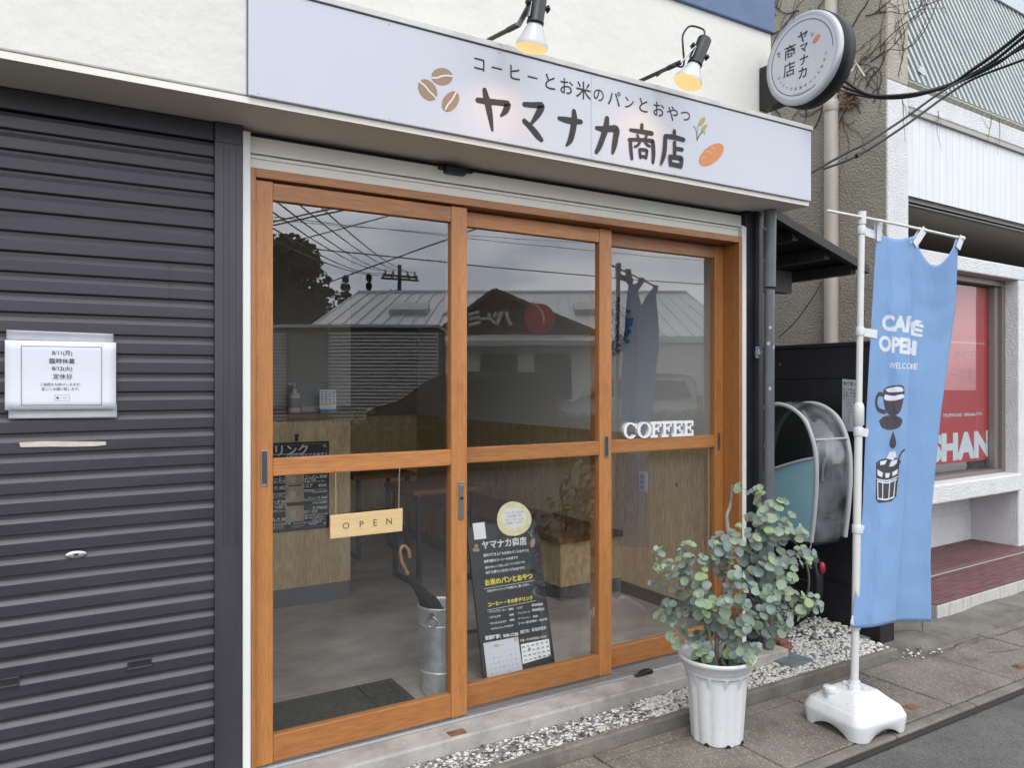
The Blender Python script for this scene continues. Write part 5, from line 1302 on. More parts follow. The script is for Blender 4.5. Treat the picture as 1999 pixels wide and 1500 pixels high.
b = MB(); b.obox(apz(762, 1246, .0022), aux * .006, anr * .0003, auz * .004); b.build('mark_gold', M('pay_gold', (.55, .34, .05), .6), pay)
b = MB(); stroke(b, [apz(740, 1140, .0022), apz(748, 1265, .0022)], .0008, anr); stroke(b, [apz(784, 1130, .0022), apz(794, 1250, .0022)], .0008, anr)
for j in range(4): stroke(b, [apz(632 + 4 * j, 1192 + j * 30, .0022), apz(836 + 3 * j, 1150 + j * 30, .0022)], .0006, anr)
b.build('grid_lines', MATS['pay_grey'], pay)
# round paper notice on the board
b = MB(); pts = []
for i in range(40):
    t = 2 * PI * i / 40; k = 1 + .025 * math.sin(3 * t + 1); pts.append((572 + 126 * k * math.cos(t), 240 + 126 * k * math.sin(t)))
q = [apz(x, y, .006) for x, y in pts]; b.add(q + [p - anr * .002 for p in q], [tuple(range(40)), tuple(range(79, 39, -1))] + [(i, 40 + i, 40 + (i + 1) % 40, (i + 1) % 40) for i in range(40)], False)
rn = b.build('round_notice', M('notice_cream', (.66, .62, .36), .7, (.74, .70, .46), ns=30), ab)
b = MB(); ellipse_px(b, lambda x, y: apz(x, y, .0066), 572, 230, 88, 74, 0, 32); b.build('notice_centre', M('notice_pale', (.74, .75, .74), .7), rn, recalc=False)
b = MB()
for i, s_ in enumerate(('ベビーカーのまま', '入店可能です。', 'ベビールームも', 'ご用意してます。')):
    a_, c_ = apz(500, 198 + 25 * i, .0072), apz(642, 188 + 25 * i, .0072); text(b, s_, (a_ + c_) / 2, aux, auz, width=(c_ - a_).length * (.96 if i != 1 else .84))
b.build('lettering', M('brown_ink', (.22, .16, .14), .7), rn, recalc=False)
# ------------------------------------------------------------------ alley beside the shop
blk = M('black_block', (.008, .008, .011), .55, (.015, .015, .019), ns=6, bump=.25, bs=80)
add_speckle(blk, [(.16, .16, .16)], [22], [.985], .6)
bw = thing('block_wall', 'black painted concrete block wall at the far side of the alley', 'block wall', (3.98, .7, 0))
b = MB(); yy = -.19; rows_ = [(.0, .30), (.305, .60), (.605, .90), (.905, 1.20), (1.205, 1.475), (1.48, 1.665)]
for r_, (z0, z1) in enumerate(rows_):
    y = -.19; first = .42 if r_ % 2 == 0 else .84
    while y < 2.6:
        y1 = min(2.6, y + first); b.box(3.92, 4.05, y, y1 - .004, z0, z1); y = y1; first = .84
b.box(3.926, 4.044, -.184, 2.59, 0, 1.66); b.build('blocks', blk, bw, bevel=.004)
b = MB(); b.box(3.915, 4.055, -.195, 2.6, 1.6655, 1.69); b.build('coping', blk, bw, bevel=.004)
# notice plate on the block wall
q = [onX(1645, 740, 3.914), onX(1679, 743, 3.914), onX(1677, 843, 3.914), onX(1644, 842, 3.914)]
nb = thing('notice_plate', 'narrow white notice plate in small Japanese print on the black block wall', 'notice', tuple(sum(q, Vector()) / 4))
b = MB(); b.add(q + [p + Vector((.004, 0, 0)) for p in q], [(0, 1, 2, 3), (7, 6, 5, 4), (0, 4, 5, 1), (1, 5, 6, 2), (2, 6, 7, 3), (3, 7, 4, 0)], False); b.build('plate', M('plate_white', (.55, .58, .60), .5), nb)
b = MB(); uxa = (q[1] - q[0]).normalized(); W_ = (q[1] - q[0]).length; H_ = (q[0] - q[3]).length
oo = lambda u, v: q[0] + (q[1] - q[0]) * u + (q[3] - q[0]) * v + Vector((-.001, 0, 0))
text(b, 'お客様へ', oo(.5, .08), uxa, Z3, width=W_ * .84, bold=.03)
for c_, s_ in ((.86, 'この場所は隣家の敷地です'), (.70, '自転車や車などを'), (.54, '駐車なさいますと'), (.40, '出入りの妨げになります'), (.26, 'ご遠慮ください'), (.12, '店主敬白')):
    for k, ch in enumerate(s_): text(b, ch, oo(c_, .19 + .062 * k), uxa, Z3, size=H_ * .052)
b.build('lettering', ink, nb, recalc=False)
# black pent roof over the alley entrance
brown = M('tarred_wood', (.012, .011, .011), .6, (.03, .026, .024), ns=9, stretch=(1, 6, 1))
pr = thing('pent_roof', 'small black sloping pent roof over the alley entrance', 'pent roof', (3.7, .5, 2.1))
dn = Vector((.85, 0, -.245)); sl = dn.normalized(); up_ = Vector((-sl.z, 0, sl.x)); o0 = Vector((3.275, .02, 2.385))
b = MB(); b.obox(o0 + dn * .5 + Vector((0, .62, 0)), dn * .5, (0, .62, 0), up_ * .012); b.build('roof', brown, pr, bevel=.003)
b = MB(); b.bar(o0 + up_ * -.03, o0 + dn + up_ * -.03, .03, .03); b.build('fascia', brown, pr)
for t in (.30, .62, .9):
    b = MB(); c_ = o0 + dn * t + up_ * -.045; b.bar(c_ + Vector((0, .03, 0)), c_ + Vector((0, 1.2, 0)), .045, .06); b.build('rafter', brown, pr)
b = MB(); b.box(3.262, 3.30, .04, 1.2, 2.17, 2.33); b.box(3.301, 3.80, .30, .36, 1.99, 2.12); b.build('beam', brown, pr)

# ------------------------------------------------------------------ bicycle with a child seat under a rain cover
bi = thing('bicycle', 'bicycle with a child seat under a clear and teal rain cover, in the alley', 'bicycle', (3.66, .35, .05))
tyre = M('tyre', (.012, .012, .013), .8); frm = M('bike_frame', (.012, .013, .02), .35)
BX = 3.655
def wheel(yc, zc, r_):
    b = MB(); ring = [(BX, yc + r_ * math.cos(t), zc + r_ * math.sin(t)) for t in [2 * PI * i / 40 for i in range(41)]]
    b.tube(ring, .024, 8, False); wl_ = b.build('wheel', tyre, bi)
    b = MB(); b.tube([(BX, yc + (r_ - .03) * math.cos(t), zc + (r_ - .03) * math.sin(t)) for t in [2 * PI * i / 40 for i in range(41)]], .012, 6, False); b.build('rim', alu, wl_)
    b = MB()
    for k in range(18):
        t = 2 * PI * k / 18; b.tube([(BX + .012 * (-1) ** k, yc, zc), (BX, yc + (r_ - .035) * math.cos(t), zc + (r_ - .035) * math.sin(t))], .0012, 4)
    b.tube([(BX - .05, yc, zc), (BX + .05, yc, zc)], .018, 10); b.build('spokes', steel, wl_)
wheel(.33, .345, .30); wheel(1.45, .345, .30)
b = MB(); b.tube([(BX, .33 + .345 * math.cos(t), .345 + .345 * math.sin(t)) for t in [R(205 - 8 * i) for i in range(23)]], .0, 4, False)
arc = [R(215 - 8 * i) for i in range(22)]
rows_ = [[Vector((BX + w_, .33 + (.338 + dz) * math.cos(t), .345 + (.338 + dz) * math.sin(t))) for w_, dz in ((-.034, -.012), (-.025, .004), (0, .010), (.025, .004), (.034, -.012))] for t in arc]
b = MB(); b.grid(rows_); b.build('mudguard', frm, bi, solid=.003)
b = MB(); c_ = Vector((BX, .33 + .352 * math.cos(R(165)), .345 + .352 * math.sin(R(165))))
b.lathe([(.0, .018), (.016, .016), (.022, .006), (.022, 0), (.0, 0)], c_ + Vector((0, -.005, .0)), 16, (0, -1, .15)); 
for v_ in b.v: v_.z = c_.z + (v_.z - c_.z) * 1.6
b.build('reflector', M('red_reflector', (.35, .02, .03), .2), bi)
b = MB(); b.tube([(BX, 1.45, .345), (BX, 1.30, .95), (BX, 1.28, 1.05)], .018, 10); b.tube([(BX, 1.32, .75), (BX, .95, .42), (BX, .80, .36)], .02, 10); b.tube([(BX, .80, .36), (BX, .72, .85)], .018, 10)
for s in (-1, 1): b.tube([(BX + s * .05, .33, .345), (BX + s * .04, .78, .40)], .01, 8); b.tube([(BX + s * .05, .33, .345), (BX + s * .02, .72, .78)], .008, 8)
b.build('frame', frm, bi)
b = MB(); b.tube(smooth_path([(BX - .28, 1.02, 1.05), (BX - .2, 1.2, 1.08), (BX, 1.27, 1.05), (BX + .2, 1.2, 1.08), (BX + .28, 1.02, 1.05)], 5), .011, 8); b.build('handlebar', steel, bi)
b = MB(); b.ico((BX, .70, .88), .09, .14, .045, None, 2); b.build('saddle', black, bi)
b = MB(); b.box(BX - .07, BX + .07, -.02, .50, .70, .72); b.build('carrier', frm, bi)
# child seat
seatm = M('seat_dark', (.03, .032, .036), .55)
CX0, CX1, CY0, CY1 = 3.520, 3.795, -.085, .42
b = MB(); b.box(CX0 + .03, CX1 - .03, .02, .34, .7205, .80); b.box(CX0 + .03, CX1 - .03, -.01, .05, .8005, 1.22); b.box(CX0 + .02, CX0 + .045, .0505, .34, .8005, .95); b.box(CX1 - .045, CX1 - .02, .0505, .34, .8005, .95); cs = b.build('child_seat', seatm, bi, bevel=.02)
b = MB()
for xx in (BX - .05, BX + .03): stroke(b, smooth_path([(xx + .02, -.0125, 1.12), (xx + .02, -.0125, 1.05), (xx - .01, -.0125, 1.0), (xx - .02, -.0125, .92)]), .02, (0, -1, 0))
b.build('strap', M('strap_grey', (.4, .4, .42), .6), cs, recalc=False)
# rain cover: arch profile in y-z, two sides and a curved top
teal = M('cover_teal', (.30, .55, .62), .45, (.36, .62, .68), ns=5); piping = M('cover_piping', (.50, .51, .51), .55)
clearm = glass('cover_clear', tint=(.80, .82, .83), ior=1.5, rough=.12)
tcl = clearm.node_tree; df_ = tcl.nodes.new('ShaderNodeBsdfPrincipled'); df_.inputs['Base Color'].default_value = (.5, .52, .53, 1); df_.inputs['Roughness'].default_value = .22
zc_ = tcl.nodes.new('ShaderNodeTexNoise'); zc_.inputs['Scale'].default_value = 8; zc_.inputs['Detail'].default_value = 4; cc_ = tcl.nodes.new('ShaderNodeTexCoord'); tcl.links.new(cc_.outputs['Object'], zc_.inputs['Vector'])
bp_ = tcl.nodes.new('ShaderNodeBump'); bp_.inputs['Strength'].default_value = .9; bp_.inputs['Distance'].default_value = .03; tcl.links.new(zc_.outputs['Fac'], bp_.inputs['Height']); tcl.links.new(bp_.outputs[0], df_.inputs['Normal'])
mrc = tcl.nodes.new('ShaderNodeMapRange'); mrc.inputs[1].default_value = .35; mrc.inputs[2].default_value = .7; mrc.inputs[3].default_value = .03; mrc.inputs[4].default_value = .20; tcl.links.new(zc_.outputs['Fac'], mrc.inputs[0])
m2_ = tcl.nodes.new('ShaderNodeMixShader'); om_ = [n_ for n_ in tcl.nodes if n_.type == 'OUTPUT_MATERIAL'][0]; old_ = om_.inputs[0].links[0].from_socket
tcl.links.new(mrc.outputs[0], m2_.inputs[0]); tcl.links.new(old_, m2_.inputs[1]); tcl.links.new(df_.outputs[0], m2_.inputs[2]); tcl.links.new(m2_.outputs[0], om_.inputs[0])
prof_ = [(-.055, .60), (-.075, .75), (-.088, .92), (-.085, 1.05), (-.065, 1.15), (-.02, 1.245), (.05, 1.305), (.14, 1.335), (.24, 1.325), (.33, 1.27), (.40, 1.17), (.44, 1.02), (.43, .86), (.36, .72)]
pp = smooth_path([Vector((0, y, z)) for y, z in prof_], 4)
b = MB(); rows_ = []
for i, p in enumerate(pp):
    row = []
    for k in range(9):
        u = k / 8; bul = math.sin(PI * u) * .012; c_ = mnoise.noise(Vector((u * 5, i * .33, 2))) * .008 + mnoise.noise(Vector((u * 13, i * .9, 5))) * .003
        d_ = Vector((0, p.y - .17, p.z - .95)).normalized()
        row.append(Vector((CX0 + (CX1 - CX0) * u + c_ * .3, p.y, p.z)) + d_ * (bul + c_))
    rows_.append(row)
b.grid(rows_); cv = b.build('rain_cover', clearm, bi, solid=.001)
# left side: teal lower panel and dark clear window above
def yprof(zq):
    best = min(pp[:len(pp) // 2], key=lambda p: abs(p.z - zq)); return best.y
lowp = [q for q in pp if q.z <= 1.10 and q.y < .1] ; 
dividerL = [(-.08, 1.055), (.0, 1.035), (.08, 1.01), (.18, .975), (.28, .93), (.43, .86)]
polyT = [(p.y, p.z) for p in lowp if p.z < 1.05] + dividerL + [(.36, .72), (.25, .62), (.10, .585)]
polyW = [(p.y, p.z) for p in pp if (p.z > 1.055 and p.y < .2) or (p.y >= .2 and p.z > .88)] + dividerL[::-1]
b = MB(); b.prism(polyT, (CX0 - .004, 0, 0), Y3, Z3, (.0012, 0, 0)); b.build('teal_panel', teal, cv)
b = MB(); b.prism(polyW, (CX0 - .003, 0, 0), Y3, Z3, (.001, 0, 0)); b.build('side_window', glass('cover_window', tint=(.5, .52, .54), ior=1.5, rough=.05), cv)
b = MB(); b.prism([(p.y, p.z) for p in pp], (CX1 + .003, 0, 0), Y3, Z3, (.001, 0, 0)); b.build('side_window', MATS['cover_window'], cv)
b = MB()
b.tube([Vector((CX0 - .006, p.y, p.z)) for p in pp], .012, 8); b.tube([Vector((CX1 + .006, p.y, p.z)) for p in pp], .014, 8)
b.tube(smooth_path([Vector((CX0 - .008, y, z)) for y, z in dividerL], 3), .008, 8); b.tube([(CX0, -.074, 1.15), (CX1, -.074, 1.15)], .006, 8)
b.tube([(CX0 - .006, -.055, .60), (CX0 - .008, -.055, .585), (CX0 - .008, -.03, .50)], .003, 6)
b.build('piping', piping, cv)
b = MB(); b.box(CX0 + .03, CX1 - .02, -.05, .3, .57, .70); b.build('footwell', seatm, bi, bevel=.02)
b = MB(); p = onX(1528, 1027, CX0 - .006); b.lathe([(.004, .003), (.010, .003), (.010, 0)], p, 16, (-1, 0, 0)); b.build('eyelet', alu, cv)

# ------------------------------------------------------------------ neighbouring white building
stuc = M('rough_white', (.70, .70, .70), .8, (.78, .78, .78), ns=5, bump=1.0, bs=75, bdist=.012)
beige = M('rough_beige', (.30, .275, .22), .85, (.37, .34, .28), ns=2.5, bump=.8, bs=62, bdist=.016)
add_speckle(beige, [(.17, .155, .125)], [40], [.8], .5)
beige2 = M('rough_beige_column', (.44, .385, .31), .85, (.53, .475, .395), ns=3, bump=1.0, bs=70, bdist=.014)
boardm = M('board_white', (.70, .71, .73), .5, (.75, .755, .77), ns=4, stretch=(3, 3, .5))
tilem = M('terrace_tile', (.125, .05, .052), .6, (.185, .085, .085), ns=9, stretch=(.6, 3, 1), bump=.1, bs=60)
tileg = M('terrace_joint', (.15, .10, .095), .9)
edgem = M('terrace_edge', (.55, .54, .50), .8, (.30, .29, .26), ns=9, stretch=(3, 3, .5), lo=.48, hi=.75)
NZ = Vector((5.0, .46, 0)); NR_ = R(2.4)
nbld = thing('neighbour_building', 'white and beige rough plastered building with a red shop window and brick terrace', 'building', tuple(NZ), NR_)
NW = WM[nbld.name]; NI = NW.inverted(); nV = NW.to_3x3() @ Y3
def nl(x, y, v=0.0): return NI @ onP(x, y, NZ + nV * v, nV)
U1 = nl(1775, 400).x; UC = nl(1989, 700).x
zs_t, zs_b = nl(1989, 924).z, nl(1989, 957).z; zl_b = nl(1985, 546).z; zl_t = nl(1999, 522).z
zb0, zb1 = nl(1775, 384).z, nl(1775, 208).z; zt = nl(1733, 152).z
b = MB(); b.box(0, U1, 0, .24, 0, zt); b.build('column', stuc, nbld, local=True, bevel=.012)
b = MB(); b.box(0.002, U1, .004, .24, zt + .0005, 6.5); b.build('column', beige2, nbld, local=True, bevel=.012)
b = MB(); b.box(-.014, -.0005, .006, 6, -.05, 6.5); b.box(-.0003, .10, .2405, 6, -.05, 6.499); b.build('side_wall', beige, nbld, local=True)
b = MB(); b.box(U1 + .001, 7, 0, .24, zb1, zt); b.build('beam', stuc, nbld, local=True, bevel=.01)
b = MB(); b.box(U1 + .001, 7, -.002, .5, zl_b, zl_t); b.build('lintel', stuc, nbld, local=True, bevel=.01)
b = MB(); b.box(UC, 7, -.002, .42, 0, zl_b - .0005); b.build('column', stuc, nbld, local=True, bevel=.01)
b = MB(); b.box(U1 + .001, UC - .0005, -.03, .40, zs_b, zs_t); b.build('sill', stuc, nbld, local=True, bevel=.012)
b = MB(); b.box(U1 + .001, UC - .001, .39, .45, 0, zs_b - .0005); b.box(U1 + .002, UC - .002, .378, .389, .0, .34); b.build('niche_wall', stuc, nbld, local=True)
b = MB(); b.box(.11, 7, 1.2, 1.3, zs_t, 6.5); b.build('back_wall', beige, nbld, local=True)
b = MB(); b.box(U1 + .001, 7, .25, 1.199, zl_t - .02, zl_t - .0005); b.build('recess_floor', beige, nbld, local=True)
b = MB(); b.box(U1 + .001, 7, .06, 1.19, zb0 - .02, zb0 + .02); b.build('recess_soffit', M('recess_soffit', (.33, .31, .27), .7), nbld, local=True)
b = MB(); u = U1 + .001
while u < 6.8: b.box(u, u + .0925, .03, .05, zb0 + .021, zb1 - .001); u += .095
b.box(U1 + .001, 6.8, .036, .055, zb0 + .021, zb1 - .002); b.build('boarding', boardm, nbld, local=True, bevel=.0015)
b = MB(); b.box(U1 + .001, 6.8, .012, .06, zb0 - .028, zb0 - .0205); b.box(U1 + .001, 6.8, .02, .06, zb0 - .05, zb0 - .04); b.build('rail_track', M('track_grey', (.10, .10, .10), .5), nbld, local=True)
b = MB(); b.box(U1 + .001, 6.8, .006, .029, zb1 - .035, zb1 - .0005); b.build('boarding_cap', M('cap_grey', (.42, .41, .38), .7), nbld, local=True)
# terrace
b = MB(); b.box(-.35, 7, -.52, .377, -.05, .085); b.build('terrace', edgem, nbld, local=True, bevel=.004)
b = MB(); b.box(-.348, 7, -.515, .3775, .0855, .089); b.build('terrace_joint', tileg, nbld, local=True)
b = MB(); v = -.514; r_ = 0
while v < .37:
    u = -.34 - (.11 if r_ % 2 else 0); d_ = .052
    if not (-.12 < v < -.09):
        while u < 6: b.box(u, u + .216, v, min(v + d_, .376), .088, .0925 + random.uniform(-.0006, .0006)); u += .220
    v += d_ + .0045; r_ += 1
b.build('terrace_tiles', tilem, nbld, local=True)
b = MB(); b.box(-.34, 6, -.135, -.122, .0895, .094); b.build('terrace_joint', M('pale_joint', (.45, .43, .40), .9), nbld, local=True)
# window with a red film
wf = M('window_frame', (.22, .185, .165), .45, metal=.3)
GV = .17
zg0, zg1 = zs_t, zl_b
b = MB(); b.box(U1 + .01, UC - .001, .10, .24, zg1 - .05, zg1 - .001); b.box(U1 + .01, UC - .001, .10, .24, zg0 + .0005, zg0 + .03)
b.box(UC - .06, UC - .001, .10, .24, zg0 + .0305, zg1 - .0505); b.box(U1 + .01, U1 + .05, .10, .24, zg0 + .0305, zg1 - .0505)
wn = b.build('window', wf, nbld, local=True, bevel=.003)
b = MB(); b.box(UC - .125, UC - .0605, .13, .20, zg0 + .0305, zg1 - .0505); b.build('sash', M('sash_grey', (.30, .28, .26), .4, metal=.4), wn, local=True)
b = MB(); b.box(U1 + .0505, UC - .1255, GV, GV + .005, zg0 + .0305, zg1 - .0505); b.build('pane', glass('window_glass', ior=1.5), wn, local=True)
redm = M('red_film', (.46, .022, .03), .5, (.52, .03, .04), ns=1.0)
b = MB(); uR = nl(1944, 700, GV + .02).x
b.box(U1 + .06, uR, GV + .012, GV + .016, nl(1944, 895, GV + .02).z, zg1 - .06); b.build('red_film', redm, wn, local=True)
b = MB(); b.box(U1 + .02, UC, .7, .75, zs_t, zl_t); b.build('room_back', M('room_red', (.20, .03, .03), .8), wn, local=True)
lx = lambda x, y: nl(x, y, GV + .0105)
b = MB(); a_, c_ = lx(1814, 908), lx(1934, 893); ht = lx(1925, 840).z - lx(1925, 893).z
text(b, 'SHAN', Vector(((a_.x + c_.x) / 2, GV + .0105, nl(1925, 867, GV + .0105).z)), X3, Z3, width=c_.x - a_.x, height=ht, bold=.06)
text(b, 'TELEPHONE : 048-666-7191', Vector(((lx(1841, 810).x + lx(1917, 810).x) / 2, GV + .0105, lx(1880, 810).z)), X3, Z3, width=lx(1917, 810).x - lx(1841, 810).x, height=.026, bold=.02)
b.build('lettering', flagwhite, wn, recalc=False, local=True)
b = MB(); dr = M('dark_red', (.22, .012, .018), .6)
for s_, x, y, wd in (('ラフサ', 1885, 696, .34), ('ネリー', 1880, 732, .36)):
    c_ = lx(x, y); text(b, s_, Vector((c_.x, GV + .0112, c_.z)), -X3, Z3, width=wd)
x0 = lx(1930, 600).x; b.box(x0 - .012, x0 + .012, GV + .010, GV + .0115, zg0 + .1, zg1 - .06)
b.build('mirrored_lettering', dr, wn, recalc=False, local=True)
b = MB(); z_ = lx(1880, 669).z; b.box(lx(1840, 669).x, lx(1923, 669).x, GV + .0098, GV + .0113, z_ - .008, z_ + .008); b.build('film_line', M('pale_red', (.55, .22, .22), .6), wn, local=True)
# louvred balcony screen leaning back
gr = M('screen_green', (.40, .45, .44), .5, (.48, .53, .51), ns=5); rail = M('rail_pale', (.50, .58, .60), .5)
bs_ = M('screen_foot', (.42, .40, .34), .8)
lean_ = .37; Hs = 1.55
b = MB(); u = U1 + .03
while u < 6.0:
    p0 = Vector((u, .05, zt + .07)); p1 = p0 + Vector((0, lean_ * Hs, Hs)); b.bar(p0, p1, .034, .045, (0, -1, lean_)); u += .085
b.m(1); u = U1 + .03
while u < 6.0: b.bar(Vector((u, .06, zt + .072)), Vector((u - .004, -.005, zt + .012)), .034, .035); u += .085
b.build('balcony_screen', [gr, bs_], nbld, local=True)
b = MB(); p0 = Vector((U1, .05 + lean_ * Hs, zt + .07 + Hs)); b.bar(p0 + Vector((0, -.015, .02)), p0 + Vector((6.5 - U1, -.015, .02)), .10, .14); b.build('balcony_rail', rail, nbld, local=True, bevel=.005)
b = MB()
for zz in (.45, 1.05): b.bar(Vector((U1, .075 + lean_ * zz + .03, zt + .07 + zz)), Vector((6, .075 + lean_ * zz + .03, zt + .07 + zz)), .02, .035)
b.build('screen_bar', gr, nbld, local=True)
b = MB(); p = nl(1800, 138, .06); b.obox(p, (.045, 0, -.01), (0, .004, 0), (.01, .0, .022)); b.build('tag_plate', rail, nbld, local=True)
# beige drain pipe on the side wall
PX = 4.93
pA, pB = onX(1625, 0, PX), onX(1623, 670, PX)
bp = thing('drain_pipe', 'tall beige drain pipe on the rough beige side wall of the neighbour', 'drain pipe', (PX, pB.y, 1.2))
bpm = M('pipe_beige', (.46, .42, .35), .5, (.52, .48, .41), ns=6, stretch=(1, 1, .3))
zj = onX(1625, 205, PX).z
b = MB(); b.tube([(PX, pB.y, 1.0), (PX, pB.y, zj)], .050, 20); b.build('pipe', bpm, bp)
b = MB(); b.tube([(PX, pB.y, zj + .001), (PX, pB.y, 5.5)], .043, 20); b.lathe([(.052, -.05), (.055, -.045), (.055, .02), (.05, .03)], (PX, pB.y, zj), 20); b.build('upper_pipe', bpm, bp)
# dead creeper on the wall
rv = random.Random(12); vm = M('vine', (.055, .040, .028), .9, (.10, .07, .05), ns=20)
b = MB()
def vine(p, ang, ln, r_, depth, fix):
    pts = [p]; a = ang
    for _ in range(ln):
        a += rv.gauss(0, .28); st = .035
        q = pts[-1] + fix[0] * math.cos(a) * st + Z3 * math.sin(a) * st; pts.append(q)
        if depth and rv.random() < .16: vine(q, a + rv.choice((-1, 1)) * rv.uniform(.5, 1.1), int(ln * rv.uniform(.3, .6)), r_ * .7, depth - 1, fix)
    n_ = len(pts); b.tube(pts, [r_ * (1 - .7 * i / n_) for i in range(n_)], 4, False)
sideU = NW.to_3x3() @ Y3
for x, y, ang in ((1520, 60, .3), (1540, 200, .9), (1660, 60, 2.4), (1700, 120, 2.9), (1690, 30, 3.4), (1650, 130, -.5), (1720, 90, 2.2), (1510, 120, -.6), (1590, 250, 2.2), (1680, 220, 1.4), (1560, 20, .1), (1525, 230, 1.2), (1515, 30, .9), (1575, 225, 1.6), (1600, 10, -.9), (1690, 170, 2.6), (1715, 20, 3.6), (1670, 90, .4), (1705, 200, 2.0), (1530, 140, .5)):
    p = onP(x, y, NZ + NW.to_3x3() @ Vector((-.019, 0, 0)), NW.to_3x3() @ X3); vine(p, ang, 22, .0042, 2, (sideU,))
for x, y, ang in ((1755, 150, 1.6), (1748, 60, 1.5), (1765, 100, 2.0)):
    p = onP(x, y, NZ - nV * .002, nV); vine(p, ang, 12, .003, 2, (NW.to_3x3() @ X3,))
for x, y in ((1762, 190), (1832, 215), (1935, 225), (1952, 230)):
    p = onP(x, y, NZ - nV * .004, nV); vine(p, -1.6, 9, .0022, 1, (NW.to_3x3() @ X3,))
# dry leaves caught in it
for _ in range(26):
    p = onP(1655 + rv.uniform(-12, 22), 188 + rv.uniform(-12, 22), NZ + NW.to_3x3() @ Vector((-.035, 0, 0)), NW.to_3x3() @ X3); b.m(1)
    b.obox(p, (rv.uniform(-.01, .01), .018, rv.uniform(-.01, .01)), (.004, rv.uniform(-.01, .01), .012), (.001, 0, 0))
tag(b.build('dead_vine', [vm, M('dry_leaf', (.16, .07, .035), .9)], recalc=False), 'leafless dead creeper spreading over the beige wall behind the round sign', 'vine')

# ------------------------------------------------------------------ overhead cables at the right
cabm = M('cable_black', (.010, .010, .011), .5)
def cable(pxs, label, r_=.0085):
    P = [onY(x, y, Y) for x, y, Y in pxs]
    if pxs[-1][0] > 2000: e_ = (P[-1] - P[-2]).normalized(); P += [P[-1] + e_ * 1.5, P[-1] + e_ * 6 + Vector((1.5, -.6, .3)), P[-1] + e_ * 14 + Vector((5, -2, 1.2))]
    P = smooth_path(P, 7); b_ = MB(); b_.tube(P, r_, 7)
    tag(b_.build('cable', cabm), label, 'cable', 'black service cables at the right')
cable([(1640, 150, .20), (1690, 182, .10), (1745, 187, -.05), (1840, 172, -.3), (1900, 135, -.5), (1960, 92, -.7), (2060, 10, -1.0)], 'uppermost black cable of the bundle leaving the round sign', .010)
cable([(1645, 168, .22), (1700, 186, .12), (1760, 188, -.05), (1850, 166, -.3), (1930, 126, -.55), (1999, 72, -.75), (2060, 30, -.95)], 'middle black cable of the sagging bundle leaving the round sign', .009)
cable([(1650, 180, .24), (1720, 191, .12), (1790, 186, -.08), (1870, 160, -.32), (1940, 128, -.55), (1999, 86, -.75), (2060, 45, -.95)], 'lowest black cable of the sagging bundle leaving the round sign', .009)
cable([(1583, 338, -.12), (1650, 300, -.2), (1690, 280, -.25), (1760, 235, -.3), (1840, 178, -.4), (1900, 146, -.5), (1999, 92, -.75), (2060, 55, -.95)], 'upper of two black cables rising from the end of the shop sign', .0065)
cable([(1608, 330, -.1), (1676, 303, -.2), (1760, 250, -.3), (1850, 185, -.4), (1905, 152, -.5), (1999, 116, -.75), (2060, 90, -.95)], 'lower of two cables rising from the shop sign end, with a clamp', .0065)
b = MB(); p = onY(1676, 303, -.2); b.obox(p, (.016, 0, .008), (0, .01, 0), (-.004, 0, .010)); tag(b.build('cable_clamp', cabm), 'small black clamp on the lower cable in front of the beige wall', 'clamp')
cable([(1520, 660, .9), (1560, 620, .8), (1600, 560, .7), (1607, 540, .7)], 'thin dark wire hanging slack under the black pent roof', .004)
b = MB(); p0 = onX(1660, 112, 3.30); b.tube(smooth_path([p0, onX(1672, 125, 3.36), onX(1682, 140, 3.36), onX(1688, 149, 3.36)], 5), .006, 6); b.tube(smooth_path([onX(1655, 140, 3.3), onX(1664, 136, 3.34), onX(1672, 120, 3.35)], 5), .006, 6)
tag(b.build('cable_end', M('cable_cream', (.55, .52, .44), .6)), 'cut end of a cream cable sticking out behind the round sign', 'cable end')
# ------------------------------------------------------------------ across the street (seen in the glass)
# the far side of the street lies at an angle: its fronts are turned by the camera's yaw
YB = 30.0
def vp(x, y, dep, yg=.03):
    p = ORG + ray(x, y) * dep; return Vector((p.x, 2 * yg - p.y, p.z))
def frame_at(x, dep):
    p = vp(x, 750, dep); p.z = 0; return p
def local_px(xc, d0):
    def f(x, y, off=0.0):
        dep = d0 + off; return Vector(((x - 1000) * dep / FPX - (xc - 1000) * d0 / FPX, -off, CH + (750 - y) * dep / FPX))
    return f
lq = local_px(968, YB)
roofm = M('metal_roof', (.70, .71, .72), .45, (.78, .79, .80), ns=.6, metal=.2); browng = M('gable_brown', (.052, .036, .028), .7); wallw = M('restaurant_wall', (.72, .71, .67), .8, (.78, .77, .73), ns=1)
winm = M('dark_window', (.03, .028, .027), .25)
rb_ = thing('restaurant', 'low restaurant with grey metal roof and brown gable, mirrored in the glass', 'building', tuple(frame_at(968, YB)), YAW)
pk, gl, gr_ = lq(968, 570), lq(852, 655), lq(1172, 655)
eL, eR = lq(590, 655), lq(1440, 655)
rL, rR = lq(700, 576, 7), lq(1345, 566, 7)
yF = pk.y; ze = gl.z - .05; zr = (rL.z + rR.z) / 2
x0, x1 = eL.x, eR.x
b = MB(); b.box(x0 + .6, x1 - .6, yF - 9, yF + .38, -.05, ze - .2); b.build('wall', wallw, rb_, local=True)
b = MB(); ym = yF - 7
xL, xR_ = rL.x, rR.x
